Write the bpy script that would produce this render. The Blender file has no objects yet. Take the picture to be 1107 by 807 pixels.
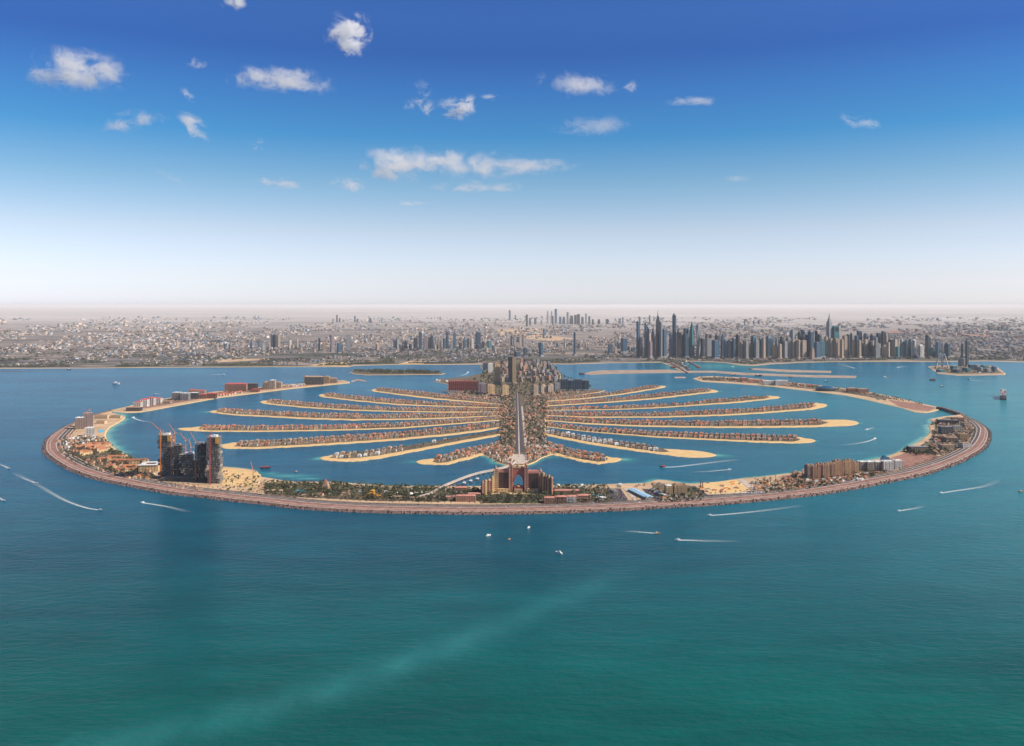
import bpy, math, random
import numpy as np
from mathutils import Vector, geometry
random.seed(7); rng = np.random.default_rng(7)
C = bpy.context.scene; COL = C.collection
R = math.radians
# ---------------------------------------------------------------- camera, sky, sun, exposure
H, F, VH, UC = 687.0, 943.0, 330.0, 553.5
K = H * F
cd = bpy.data.cameras.new('camera'); cam = bpy.data.objects.new('camera', cd); COL.objects.link(cam)
cam.location = (0, 0, H); cam.rotation_euler = (R(90), 0, 0)
cd.sensor_width = 36; cd.lens = F / 1107 * 36; cd.shift_y = -(403.5 - VH) / 1107
cd.clip_start = 5; cd.clip_end = 900000
C.camera = cam
SUN_EL, SUN_AZ = 40.0, -14.0          # azimuth measured from +X (picture right) towards +Y (away)
sv = Vector((math.cos(R(SUN_EL)) * math.cos(R(SUN_AZ)), math.cos(R(SUN_EL)) * math.sin(R(SUN_AZ)), math.sin(R(SUN_EL))))
W = bpy.data.worlds.new('World'); C.world = W; W.use_nodes = True
wn, wl = W.node_tree.nodes, W.node_tree.links
wn.clear()
sky = wn.new('ShaderNodeTexSky'); sky.sky_type = 'NISHITA'; sky.sun_disc = False
sky.sun_elevation = R(SUN_EL); sky.sun_rotation = math.atan2(sv.x, sv.y)
sky.altitude = 0; sky.air_density = 1.0; sky.dust_density = 0.6; sky.ozone_density = 1.5
tc = wn.new('ShaderNodeTexCoord'); sp = wn.new('ShaderNodeSeparateXYZ'); wl.new(tc.outputs['Generated'], sp.inputs[0])
rp = wn.new('ShaderNodeValToRGB'); wl.new(sp.outputs['Z'], rp.inputs[0])
SKYRAMP = [(0.0, (0.946, 1.006, 1.418)), (0.0042, (0.946, 1.006, 1.418)), (0.0159, (0.842, 0.89, 1.264)), (0.0318, (0.795, 0.799, 1.082)), (0.0845, (0.715, 0.684, 0.798)), (0.1366, (0.431, 0.569, 0.672)), (0.1875, (0.18, 0.45, 0.652)), (0.237, (0.162, 0.362, 0.63)), (0.2753, (0.143, 0.277, 0.569)), (0.3123, (0.178, 0.324, 0.625)), (0.36, (0.178, 0.324, 0.625)), (0.42, (0.176, 0.27, 0.49)), (0.6, (0.14, 0.19, 0.34)), (1.0, (0.11, 0.15, 0.28))]
cr = rp.color_ramp
while len(cr.elements) < len(SKYRAMP): cr.elements.new(0.5)
for e, (p, c) in zip(cr.elements, SKYRAMP): e.position = p; e.color = (*c, 1)
mx = wn.new('ShaderNodeMix'); mx.data_type = 'RGBA'; mx.blend_type = 'MULTIPLY'; mx.inputs[0].default_value = 1
wl.new(sky.outputs[0], mx.inputs[6]); wl.new(rp.outputs[0], mx.inputs[7])
bg = wn.new('ShaderNodeBackground'); bg.inputs[1].default_value = 0.15; wl.new(mx.outputs[2], bg.inputs[0])
wo = wn.new('ShaderNodeOutputWorld'); wl.new(bg.outputs[0], wo.inputs[0])
sd = bpy.data.lights.new('sun', 'SUN'); sd.energy = 5.0; sd.angle = R(0.5); sd.color = (1, 0.90, 0.76)
so = bpy.data.objects.new('sun', sd); COL.objects.link(so); so.rotation_euler = (-sv).to_track_quat('-Z', 'Y').to_euler()
C.view_settings.view_transform = 'Standard'; C.view_settings.look = 'None'; C.view_settings.exposure = 0.30
C.view_settings.gamma = 1
C.cycles.max_bounces = 8; C.cycles.transparent_max_bounces = 12; C.cycles.volume_bounces = 6
C.cycles.volume_step_rate = 1.0; C.cycles.volume_max_steps = 256
HAZE_DENSITY = 0.5 / 62000

# ---------------------------------------------------------------- helpers
def P(u, v, z=0.0):
    Y = K / (v - VH); return ((u - UC) * Y / F, Y, z)
def Yof(v): return K / (v - VH)
def ppm(v): return F / Yof(v)             # pixels per metre of height at ground row v
ONES = ['', 'first', 'second', 'third', 'fourth', 'fifth', 'sixth', 'seventh', 'eighth', 'ninth', 'tenth', 'eleventh', 'twelfth', 'thirteenth', 'fourteenth', 'fifteenth', 'sixteenth', 'seventeenth', 'eighteenth', 'nineteenth']
CARD = {2: 'twenty', 3: 'thirty', 4: 'forty', 5: 'fifty', 6: 'sixty', 7: 'seventy', 8: 'eighty', 9: 'ninety'}
TENTH = {2: 'twentieth', 3: 'thirtieth', 4: 'fortieth', 5: 'fiftieth', 6: 'sixtieth', 7: 'seventieth', 8: 'eightieth', 9: 'ninetieth'}
def ordw(n):
    if n < 20: return ONES[n]
    if n >= 100: return 'hundred and ' + ordw(n - 100) if n > 100 else 'hundredth'
    return TENTH[n // 10] if n % 10 == 0 else CARD[n // 10] + '-' + ONES[n % 10]
def put(o, label=None, cat=None, group=None, kind=None):
    if label: o['label'] = label
    if cat: o['category'] = cat
    if group: o['group'] = group
    if kind: o['kind'] = kind
    return o
def empty(name, loc, rz=0):
    o = bpy.data.objects.new(name, None); COL.objects.link(o); o.location = loc; o.rotation_euler = (0, 0, rz); o.empty_display_size = 5
    return o
class MB:
    def __init__(s): s.v = []; s.f = []; s.m = []; s.c = []; s.col = (1, 1, 1); s.mi = 0
    def add(s, verts, faces, mi=None):
        b = len(s.v); s.v += [tuple(x) for x in verts]; mi = s.mi if mi is None else mi
        for f in faces: s.f.append(tuple(b + i for i in f)); s.m.append(mi); s.c.append(s.col)
    def box(s, cx, cy, z0, w, d, h, rz=0, mi=None, tw=1, td=1, bottom=False):
        c, n = math.cos(rz), math.sin(rz); vs = []
        for z, fw, fd in ((z0, 1, 1), (z0 + h, tw, td)):
            for x, y in ((-1, -1), (1, -1), (1, 1), (-1, 1)):
                x, y = x * w / 2 * fw, y * d / 2 * fd; vs.append((cx + x * c - y * n, cy + x * n + y * c, z))
        s.add(vs, [(0, 1, 5, 4), (1, 2, 6, 5), (2, 3, 7, 6), (3, 0, 4, 7), (4, 5, 6, 7)] + ([(3, 2, 1, 0)] if bottom else []), mi)
    def hip(s, cx, cy, z0, w, d, h, rz=0, mi=None):
        c, n = math.cos(rz), math.sin(rz); r = (w - d) / 2 if w > d else 0; q = (d - w) / 2 if d > w else 0
        pts = [(-w / 2, -d / 2, 0), (w / 2, -d / 2, 0), (w / 2, d / 2, 0), (-w / 2, d / 2, 0)]
        if w > d: pts += [(-r, 0, h), (r, 0, h)]; fs = [(0, 1, 5, 4), (1, 2, 5), (2, 3, 4, 5), (3, 0, 4)]
        elif d > w: pts += [(0, -q, h), (0, q, h)]; fs = [(0, 1, 4), (1, 2, 5, 4), (2, 3, 5), (3, 0, 4, 5)]
        else: pts += [(0, 0, h)]; fs = [(0, 1, 4), (1, 2, 4), (2, 3, 4), (3, 0, 4)]
        s.add([(cx + x * c - y * n, cy + x * n + y * c, z0 + z) for x, y, z in pts], fs, mi)
    def cyl(s, cx, cy, z0, r, h, n=12, r2=None, mi=None, ry=None, r2y=None):
        r2 = r if r2 is None else r2; ry = r if ry is None else ry; r2y = (r2 if r else 0) * (ry / r if r else 1) if r2y is None else r2y
        vs = [(cx + r * math.cos(2 * math.pi * i / n), cy + ry * math.sin(2 * math.pi * i / n), z0) for i in range(n)]
        if r2 == 0: vs.append((cx, cy, z0 + h)); fs = [(i, (i + 1) % n, n) for i in range(n)]
        else:
            vs += [(cx + r2 * math.cos(2 * math.pi * i / n), cy + r2y * math.sin(2 * math.pi * i / n), z0 + h) for i in range(n)]
            fs = [(i, (i + 1) % n, n + (i + 1) % n, n + i) for i in range(n)] + [tuple(range(n, 2 * n))]
        s.add(vs, fs, mi)
    def dome(s, cx, cy, z0, r, h, n=10, k=3, mi=None):
        for j in range(k):
            a0, a1 = math.pi / 2 * j / k, math.pi / 2 * (j + 1) / k
            s.cyl(cx, cy, z0 + h * math.sin(a0), r * math.cos(a0), h * (math.sin(a1) - math.sin(a0)), n, 0 if j == k - 1 else r * math.cos(a1), mi)
    def bar(s, a, b, t, mi=None, t2=None):
        a, b = Vector(a), Vector(b); d = (b - a).normalized(); q = d.cross(Vector((0, 0, 1)))
        if q.length < 1e-3: q = Vector((1, 0, 0))
        q.normalize(); r = d.cross(q); vs = []; t2 = t if t2 is None else t2
        for p, w in ((a, t), (b, t2)):
            for i, j in ((-1, -1), (1, -1), (1, 1), (-1, 1)): vs.append(p + q * i * w / 2 + r * j * w / 2)
        s.add(vs, [(0, 1, 5, 4), (1, 2, 6, 5), (2, 3, 7, 6), (3, 0, 4, 7), (4, 5, 6, 7), (3, 2, 1, 0)], mi)
    def poly(s, pts, z0, z1, mi=None, mtop=None):
        n = len(pts); ar = sum(pts[i][0] * pts[(i + 1) % n][1] - pts[(i + 1) % n][0] * pts[i][1] for i in range(n))
        if ar < 0: pts = pts[::-1]
        b = [(p[0], p[1], z0) for p in pts] + [(p[0], p[1], z1) for p in pts]
        if z1 > z0: s.add(b, [(i, (i + 1) % n, n + (i + 1) % n, n + i) for i in range(n)], mi)
        tri = geometry.tessellate_polygon([[Vector((p[0], p[1], 0)) for p in pts]])
        fs = []
        for t in tri:
            a, c, d = (pts[k] for k in t); cr_ = (c[0] - a[0]) * (d[1] - a[1]) - (d[0] - a[0]) * (c[1] - a[1])
            fs.append(tuple(t) if cr_ > 0 else tuple(t[::-1]))
        s.add([(p[0], p[1], z1) for p in pts], fs, mtop if mtop is not None else mi)
    def merge(s, o, loc=(0, 0, 0), rz=0, sc=1, col=None, mio=0):
        c, n = math.cos(rz) * sc, math.sin(rz) * sc; b = len(s.v)
        s.v += [(loc[0] + x * c - y * n, loc[1] + x * n + y * c, loc[2] + z * sc) for x, y, z in o.v]
        s.f += [tuple(b + i for i in f) for f in o.f]; s.m += [m + mio for m in o.m]; s.c += [col or q for q in o.c]
    def mesh(s, name, mats):
        me = bpy.data.meshes.new(name); me.from_pydata(s.v, [], s.f)
        for m in mats: me.materials.append(m)
        if len(mats) > 1: me.polygons.foreach_set('material_index', s.m)
        if any(c != (1, 1, 1) for c in s.c):
            at = me.color_attributes.new('tint', 'FLOAT_COLOR', 'CORNER')
            cnt = np.array([len(f) for f in s.f]); a = np.repeat(np.array(s.c, dtype=np.float32), cnt, axis=0)
            at.data.foreach_set('color', np.hstack([a, np.ones((len(a), 1), np.float32)]).ravel())
        me.update(); return me
    def build(s, name, mats, parent=None, loc=None, rz=0, **kw):
        o = bpy.data.objects.new(name, s.mesh(name, mats if isinstance(mats, list) else [mats])); COL.objects.link(o)
        if parent: o.parent = parent
        if loc is not None: o.location = loc; o.rotation_euler = (0, 0, rz)
        return put(o, **kw)
def copy_tree(o, parent=None):
    c = o.copy(); COL.objects.link(c); c.parent = parent
    for ch in o.children: copy_tree(ch, c)
    return c

# ---------------------------------------------------------------- materials
class NT:
    def __init__(s, name):
        s.m = bpy.data.materials.new(name); s.m.use_nodes = True; s.n = s.m.node_tree.nodes; s.l = s.m.node_tree.links
        s.b = s.n['Principled BSDF']; s.out = s.n['Material Output']
    def node(s, t, **k):
        n = s.n.new(t)
        for a, b in k.items(): setattr(n, a, b)
        return n
    def lk(s, a, b): s.l.new(a, b)
    def math(s, op, a, b=None, c=None):
        n = s.n.new('ShaderNodeMath'); n.operation = op
        for i, x in enumerate((a, b, c)):
            if x is None: continue
            if hasattr(x, 'links'): s.l.new(x, n.inputs[i])
            else: n.inputs[i].default_value = x
        return n.outputs[0]
    def mix(s, f, a, b, bt='MIX'):
        n = s.n.new('ShaderNodeMix'); n.data_type = 'RGBA'; n.blend_type = bt
        for i, x in ((0, f), (6, a), (7, b)):
            if hasattr(x, 'links'): s.l.new(x, n.inputs[i])
            else: n.inputs[i].default_value = x if i == 0 else (*x, 1)
        return n.outputs[2]
    def noise(s, scale, vec=None, detail=4, rough=0.55, sx=(1, 1, 1), out=0):
        n = s.n.new('ShaderNodeTexNoise'); n.inputs['Scale'].default_value = scale; n.inputs['Detail'].default_value = detail; n.inputs['Roughness'].default_value = rough
        if vec is None:
            g = s.n.new('ShaderNodeNewGeometry'); vec = g.outputs['Position']
        mp = s.n.new('ShaderNodeMapping'); mp.inputs['Scale'].default_value = sx; s.l.new(vec, mp.inputs[0]); s.l.new(mp.outputs[0], n.inputs[0])
        return n.outputs[out]
    def ramp(s, f, stops):
        n = s.n.new('ShaderNodeValToRGB'); s.l.new(f, n.inputs[0]); r = n.color_ramp
        while len(r.elements) < len(stops): r.elements.new(0.5)
        for e, (p, c) in zip(r.elements, stops): e.position = p; e.color = (*c, 1) if not isinstance(c, (int, float)) else (c, c, c, 1)
        return n.outputs[0]
def facade(name, wall, glass, fx=6.0, fz=4.0, ax=0.6, az=0.6, gr=0.25, var=0.25, metal=0.0):
    t = NT(name); tcn = t.node('ShaderNodeTexCoord')
    p = t.node('ShaderNodeSeparateXYZ'); t.lk(tcn.outputs['Object'], p.inputs[0])
    q = t.node('ShaderNodeSeparateXYZ'); t.lk(tcn.outputs['Normal'], q.inputs[0])
    ny, nx, nz = (t.math('ABSOLUTE', q.outputs[i]) for i in (1, 0, 2))
    u = t.math('ADD', t.math('MULTIPLY', p.outputs[0], ny), t.math('MULTIPLY', p.outputs[1], nx))
    wx = t.math('LESS_THAN', t.math('FRACT', t.math('DIVIDE', u, fx)), ax)
    wz = t.math('LESS_THAN', t.math('FRACT', t.math('DIVIDE', p.outputs[2], fz)), az)
    w = t.math('MULTIPLY', t.math('MULTIPLY', wx, wz), t.math('LESS_THAN', nz, 0.5))
    oi = t.node('ShaderNodeObjectInfo')
    br = t.math('ADD', t.math('MULTIPLY', oi.outputs['Random'], var), 1 - var / 2)
    nn = t.noise(0.05, tcn.outputs['Object'], 4)
    wc = t.mix(1.0, wall, t.ramp(nn, [(0.3, (0.82, 0.8, 0.78)), (0.7, (1.12, 1.1, 1.08))]), 'MULTIPLY')
    col = t.mix(w, wc, glass)
    hs = t.node('ShaderNodeHueSaturation'); t.lk(col, hs.inputs['Color']); t.lk(br, hs.inputs['Value'])
    t.lk(hs.outputs[0], t.b.inputs['Base Color'])
    t.lk(t.math('SUBTRACT', 0.8, t.math('MULTIPLY', w, 0.8 - gr)), t.b.inputs['Roughness'])
    t.b.inputs['Metallic'].default_value = metal
    return t.m
def plain(name, col, rough=0.8, nscale=0.05, namp=0.25, metallic=0, tint=False, rnd=0.0):
    t = NT(name); n = t.noise(nscale, None, 5)
    c = t.mix(1.0, col, t.ramp(n, [(0.25, 1 - namp), (0.75, 1 + namp)]), 'MULTIPLY')
    if tint:
        a = t.node('ShaderNodeAttribute', attribute_name='tint'); c = t.mix(1.0, c, a.outputs['Color'], 'MULTIPLY')
    if rnd:
        oi = t.node('ShaderNodeObjectInfo'); hs = t.node('ShaderNodeHueSaturation'); t.lk(c, hs.inputs['Color'])
        t.lk(t.math('ADD', t.math('MULTIPLY', oi.outputs['Random'], rnd), 1 - rnd / 2), hs.inputs['Value']); c = hs.outputs[0]
    t.lk(c, t.b.inputs['Base Color']); t.b.inputs['Roughness'].default_value = rough; t.b.inputs['Metallic'].default_value = metallic
    return t.m
M = {}
M['sand'] = plain('beach_sand', (0.68, 0.46, 0.21), 0.95, 0.03, 0.15)
M['desert'] = plain('desert_sand', (0.52, 0.36, 0.22), 0.95, 0.01, 0.3)
M['muted'] = plain('dredged_sand', (0.36, 0.26, 0.19), 0.95, 0.01, 0.35)
M['rock'] = plain('rock_riprap', (0.16, 0.10, 0.085), 0.9, 0.25, 0.7)
M['promenade'] = plain('promenade_paving', (0.30, 0.15, 0.11), 0.9, 0.06, 0.55)
M['promenade2'] = plain('worn_promenade_paving', (0.26, 0.135, 0.105), 0.9, 0.05, 0.6)
M['asphalt'] = plain('asphalt', (0.07, 0.06, 0.07), 0.9, 0.05, 0.3)
M['kerb'] = plain('pale_kerb', (0.5, 0.42, 0.36), 0.9)
M['white'] = plain('white_paint', (0.78, 0.76, 0.73), 0.6, 0.05, 0.06)
M['cream'] = plain('cream_render', (0.56, 0.43, 0.29), 0.85, 0.08, 0.15, rnd=0.4)
M['villawall'] = plain('pale_villa_render', (0.58, 0.47, 0.34), 0.85, 0.08, 0.15, rnd=0.3)
M['terracotta'] = plain('terracotta_tiles', (0.40, 0.155, 0.08), 0.85, 0.2, 0.25, rnd=0.5)
M['tanroof'] = plain('tan_tiles', (0.35, 0.225, 0.15), 0.85, 0.2, 0.25, rnd=0.5)
M['greyroof'] = plain('grey_roofing', (0.25, 0.24, 0.24), 0.85, 0.2, 0.2, rnd=0.4)
M['tinted'] = plain('mixed_render', (1, 1, 1), 0.85, 0.03, 0.12, tint=True)
M['lawn'] = plain('lawn', (0.07, 0.10, 0.03), 0.95, 0.02, 0.5)
M['garden'] = plain('garden_soil', (0.13, 0.10, 0.065), 0.95, 0.03, 0.5)
M['trunk'] = plain('tree_bark', (0.14, 0.09, 0.055), 0.9)
M['palmleaf'] = plain('palm_leaves', (0.040, 0.050, 0.022), 0.75, 0.02, 0.4, rnd=0.5)
M['leaf'] = plain('green_leaves', (0.036, 0.046, 0.022), 0.8, 0.02, 0.4, rnd=0.5)
M['concrete'] = plain('bare_concrete', (0.30, 0.27, 0.24), 0.9, 0.1, 0.25)
M['midconc'] = plain('raw_grey_concrete', (0.13, 0.125, 0.13), 0.9, 0.1, 0.4)
M['darkconc'] = plain('shuttered_dark_concrete', (0.055, 0.06, 0.068), 0.9, 0.1, 0.5)
M['orange'] = plain('orange_steel', (0.75, 0.24, 0.04), 0.6, 0.05, 0.1)
M['yellow'] = plain('yellow_formwork', (0.62, 0.30, 0.04), 0.7, 0.05, 0.15)
M['red'] = plain('red_steel', (0.42, 0.06, 0.04), 0.6)
M['steel'] = plain('grey_steel', (0.35, 0.35, 0.36), 0.45, metallic=0.4)
M['darksteel'] = plain('dark_hull_paint', (0.10, 0.035, 0.04), 0.6)
M['glassblue'] = plain('blue_glass', (0.03, 0.10, 0.17), 0.12, 0.02, 0.2)
M['pool'] = plain('pool_water', (0.05, 0.45, 0.62), 0.1, 0.05, 0.1)
M['blueroof'] = plain('pale_blue_roof', (0.34, 0.55, 0.72), 0.5, 0.05, 0.15)
M['pinkroof'] = plain('pink_roof', (0.50, 0.22, 0.17), 0.85, 0.08, 0.2)
M['redroof'] = plain('red_roof', (0.52, 0.09, 0.07), 0.8, 0.08, 0.2)
# tower facades
FA = {
 'blue': facade('blue_glass_facade', (0.07, 0.12, 0.18), (0.012, 0.06, 0.11), 9, 12, 0.75, 0.8, 0.2, 0.6),
 'dark': facade('dark_glass_facade', (0.06, 0.075, 0.10), (0.015, 0.03, 0.05), 9, 12, 0.7, 0.8, 0.25, 0.5),
 'teal': facade('teal_glass_facade', (0.10, 0.20, 0.22), (0.02, 0.13, 0.17), 9, 12, 0.8, 0.85, 0.15, 0.4),
 'tan': facade('tan_facade', (0.47, 0.37, 0.29), (0.10, 0.10, 0.11), 14, 9, 0.45, 0.6, 0.3, 0.35),
 'white': facade('white_facade', (0.66, 0.62, 0.56), (0.10, 0.14, 0.17), 14, 9, 0.4, 0.6, 0.3, 0.2),
 'grey': facade('grey_facade', (0.33, 0.33, 0.34), (0.06, 0.09, 0.12), 12, 9, 0.5, 0.7, 0.3, 0.4),
 'bluefin': facade('blue_finned_facade', (0.06, 0.10, 0.15), (0.012, 0.035, 0.065), 13, 40, 0.62, 0.93, 0.2, 0.2),
 'yellow': facade('yellow_facade', (0.58, 0.42, 0.23), (0.14, 0.10, 0.07), 12, 8, 0.35, 0.5, 0.4, 0.2),
 'pink': facade('pink_stone_facade', (0.52, 0.27, 0.19), (0.07, 0.045, 0.05), 6, 4, 0.55, 0.6, 0.3, 0.2),
 'red': facade('red_hotel_facade', (0.36, 0.09, 0.08), (0.045, 0.03, 0.035), 16, 40, 0.62, 0.93, 0.3, 0.1),
 'purple': facade('mauve_facade', (0.33, 0.26, 0.29), (0.06, 0.05, 0.07), 7, 4, 0.55, 0.6, 0.3, 0.2),
 'hotel': facade('hotel_room_facade', (0.16, 0.10, 0.085), (0.035, 0.03, 0.035), 5, 4, 0.62, 0.66, 0.2, 0.05),
 'unfinished': facade('unfinished_floors', (0.12, 0.115, 0.115), (0.018, 0.02, 0.024), 7, 4.2, 0.82, 0.72, 0.9, 0.3),
}
def water_mat():
    t = NT('sea_water'); g = t.node('ShaderNodeNewGeometry'); s = t.node('ShaderNodeSeparateXYZ'); t.lk(g.outputs['Position'], s.inputs[0])
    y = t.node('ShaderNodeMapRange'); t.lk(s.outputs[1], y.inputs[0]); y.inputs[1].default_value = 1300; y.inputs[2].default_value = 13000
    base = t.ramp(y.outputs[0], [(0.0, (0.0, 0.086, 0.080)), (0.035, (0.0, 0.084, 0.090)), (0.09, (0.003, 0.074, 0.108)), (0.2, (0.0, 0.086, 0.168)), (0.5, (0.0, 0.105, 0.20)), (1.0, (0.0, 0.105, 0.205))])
    n1 = t.noise(0.0009, None, 3, sx=(0.45, 1, 1)); base = t.mix(1.0, base, t.ramp(n1, [(0.32, (0.74, 0.78, 0.84)), (0.68, (1.25, 1.2, 1.12))]), 'MULTIPLY')
    n2 = t.noise(0.012, None, 5, sx=(0.35, 1, 1)); base = t.mix(1.0, base, t.ramp(n2, [(0.3, (0.86, 0.88, 0.89)), (0.7, (1.16, 1.14, 1.12))]), 'MULTIPLY')
    # silt: paler, greyer water to the right and in a long plume
    a = t.node('ShaderNodeAttribute', attribute_name='silt'); nn = t.noise(0.004, None, 6, sx=(0.4, 1, 1))
    sf = t.math('MULTIPLY', a.outputs['Fac'], t.math('ADD', 0.55, t.math('MULTIPLY', nn, 0.9)))
    n5 = t.noise(0.0038, None, 5, 0.6, sx=(0.28, 1, 1)); base = t.mix(1.0, base, t.ramp(n5, [(0.32, (0.84, 0.87, 0.88)), (0.68, (1.17, 1.14, 1.12))]), 'MULTIPLY')
    base = t.mix(sf, base, (0.05, 0.30, 0.31))
    b = t.node('ShaderNodeAttribute', attribute_name='shallow')
    n3 = t.noise(0.02, None, 4); sh = t.math('MULTIPLY', b.outputs['Fac'], t.math('ADD', 0.6, t.math('MULTIPLY', n3, 0.8)))
    sc = t.ramp(sh, [(0.0, (0.008, 0.11, 0.16)), (0.45, (0.02, 0.22, 0.25)), (0.75, (0.12, 0.34, 0.32)), (1.0, (0.40, 0.40, 0.29))])
    fac = t.ramp(sh, [(0.0, 0), (0.35, 0.7), (0.7, 1)])
    base = t.mix(fac, base, sc)
    t.lk(base, t.b.inputs['Base Color']); t.b.inputs['Roughness'].default_value = 0.22; t.b.inputs['IOR'].default_value = 1.33
    t.b.inputs['Specular IOR Level'].default_value = 0.07
    w1 = t.noise(0.055, None, 6, 0.6, sx=(0.5, 1, 1)); w2 = t.noise(0.013, None, 3, 0.5, sx=(0.55, 1.0, 1))
    hgt = t.math('ADD', t.math('MULTIPLY', w1, 4.5), t.math('MULTIPLY', w2, 3.0))
    bp = t.node('ShaderNodeBump'); bp.inputs['Strength'].default_value = 1.0; bp.inputs['Distance'].default_value = 1.0; t.lk(hgt, bp.inputs['Height']); t.lk(bp.outputs[0], t.b.inputs['Normal'])
    return t.m
def land_mat():
    t = NT('city_ground'); n1 = t.noise(0.0009, None, 7, 0.62, sx=(0.16, 0.8, 1))
    c = t.ramp(n1, [(0.30, (0.06, 0.06, 0.06)), (0.42, (0.13, 0.115, 0.11)), (0.52, (0.32, 0.25, 0.21)), (0.60, (0.10, 0.095, 0.095)), (0.75, (0.40, 0.31, 0.26))])
    n2 = t.noise(0.006, None, 6, 0.65, sx=(0.5, 1, 1)); c = t.mix(1.0, c, t.ramp(n2, [(0.35, 0.45), (0.5, 1.0), (0.68, 1.5)]), 'MULTIPLY')
    n3 = t.noise(0.0022, None, 4, 0.6, sx=(0.3, 1, 1)); g = t.node('ShaderNodeNewGeometry'); s = t.node('ShaderNodeSeparateXYZ'); t.lk(g.outputs['Position'], s.inputs[0])
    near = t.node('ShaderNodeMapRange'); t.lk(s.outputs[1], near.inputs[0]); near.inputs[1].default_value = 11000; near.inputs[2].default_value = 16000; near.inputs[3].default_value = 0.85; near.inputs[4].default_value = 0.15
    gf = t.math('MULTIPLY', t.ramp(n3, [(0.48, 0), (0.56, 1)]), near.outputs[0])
    far = t.node('ShaderNodeMapRange'); t.lk(s.outputs[1], far.inputs[0]); far.inputs[1].default_value = 17000; far.inputs[2].default_value = 42000; far.inputs[4].default_value = .9; c = t.mix(far.outputs[0], c, t.mix(t.ramp(t.noise(0.0005, None, 6, .65, sx=(.1, .5, 1)), [(.35, 0), (.65, 1)]), (0.36, 0.33, 0.32), (0.68, 0.63, 0.60))); c = t.mix(gf, c, (0.055, 0.058, 0.04)); t.lk(c, t.b.inputs['Base Color']); t.b.inputs['Roughness'].default_value = 0.95  # pale desert far inland, whitened towards haze colour to paint in distance fade
    return t.m
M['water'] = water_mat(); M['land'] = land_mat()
def foam_mat():
    t = NT('wake_foam'); a = t.node('ShaderNodeAttribute', attribute_name='tint'); n = t.noise(0.12, None, 5, 0.7)
    f = t.math('MULTIPLY', a.outputs['Fac'], t.ramp(n, [(0.25, 0.35), (0.6, 1)]))
    t.b.inputs['Base Color'].default_value = (0.75, 0.8, 0.8, 1); t.b.inputs['Roughness'].default_value = 0.8; t.lk(f, t.b.inputs['Alpha'])
    return t.m
M['foam'] = foam_mat()

# ---------------------------------------------------------------- outlines traced on the ground plane
OUT = [(120,443.6),(116.8,445),(103,448.6),(92,452),(80.6,457),(71.6,460.8),(64.4,464.8),(56.3,470),(50,475.7),(47.2,480.6),(46.5,486),(48,490.6),(53.5,496),(60.8,501),(70.7,507),(86.5,513.6),(102,518.4),(120.3,522.6),(154.2,529.4),(188,535),(222,538.8),(255.8,543),(280,545.4),(315,549.7),(360,553),(405.5,554.9),(450.7,555.8),(496,556.5),(535,556.5),(567.7,556),(605,555.3),(635.5,554.2),(675,552.5),(700,551),(732.5,548.8),(765,547.2),(797.6,544.6),(832.5,541.6),(865,538),(886.7,535.3),(908.4,532),(936,527.3),(954.2,523.6),(972.3,520),(1000,514.2),(1014.8,509.5),(1029.7,504.3),(1039.6,500.4),(1049.6,495.4),(1059.5,489.6),(1066.5,483.7),(1070,476.7),(1071,470.8),(1068.5,464.8),(1062.5,459.8),(1054.6,455.3),(1047.6,451.9),(1038.6,446.9),(1029.7,443.9),(1019.8,441)]
INN = [(1017.5,442.6),(1026.7,446.8),(1034,449),(1021.7,450.3),(1009.8,452.4),(1004.9,454.4),(1008.8,459.3),(1002.9,460.3),(1004.4,463.8),(1002.9,469.8),(997.9,473.7),(991.9,478.7),(980,484.2),(963.2,491.6),(949.7,496),(936,499.2),(920,502.5),(900,505.8),(870.5,509.8),(848.8,512.5),(827,515.2),(797.6,517.9),(775.9,521.2),(759.6,522.5),(743.4,523.4),(727,520.7),(714,519.2),(705.4,520),(697.6,522.5),(665,523.6),(632.5,524.5),(600,525.2),(560,525.8),(520,526),(478,525.8),(448.4,525.8),(415.9,525.2),(383.3,523),(361.7,521.4),(337.5,521.4),(315.9,520.9),(294.2,517.6),(283.4,515.5),(278,509.5),(267,507.3),(250.8,505.7),(228,503.8),(200,502.5),(175,501),(156,498.8),(147,496),(133.6,489.8),(124.5,484.4),(118.5,479),(115.9,474),(115,469.8),(118.6,463.5),(125.8,459),(131.5,455.8),(136.2,451.7),(134,450.4),(128.5,448.4),(121.3,446.4)]
B_OUT = [(119,443.9),(136.4,439.8),(151.6,435.6),(170,432.6),(186,430),(204,427),(221,425),(246.5,422),(265,420.3),(283.4,418.6),(305,416.3),(326.7,415),(348,413.2),(362.8,411.7),(371.5,411.5),(378.7,413)]
B_IN = [(378.9,414.4),(362.8,416),(341,418.2),(312.3,421),(283.4,424.7),(261.7,427.6),(240,430),(224,433),(208.5,436),(189.6,439.4),(170.6,443),(151.6,446.2),(135.2,446.9),(121,445.6)]
C_OUT = [(748.2,409.6),(754,407.6),(769.4,407),(798.7,408.4),(822.2,410.3),(845.7,413),(880.7,416.1),(911.4,420),(942.1,424.5),(972.9,430.7),(1003.6,438),(1019,441.2)]
C_IN = [(1018,443),(1008,445.8),(1000.5,446.8),(988.2,446),(974.4,441.4),(957.5,437.6),(934.5,432.2),(911.4,427.6),(880.7,423.8),(851.6,420.5),(834,418.2),(810.5,416.4),(787,414.6),(757.6,412.9)]
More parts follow.
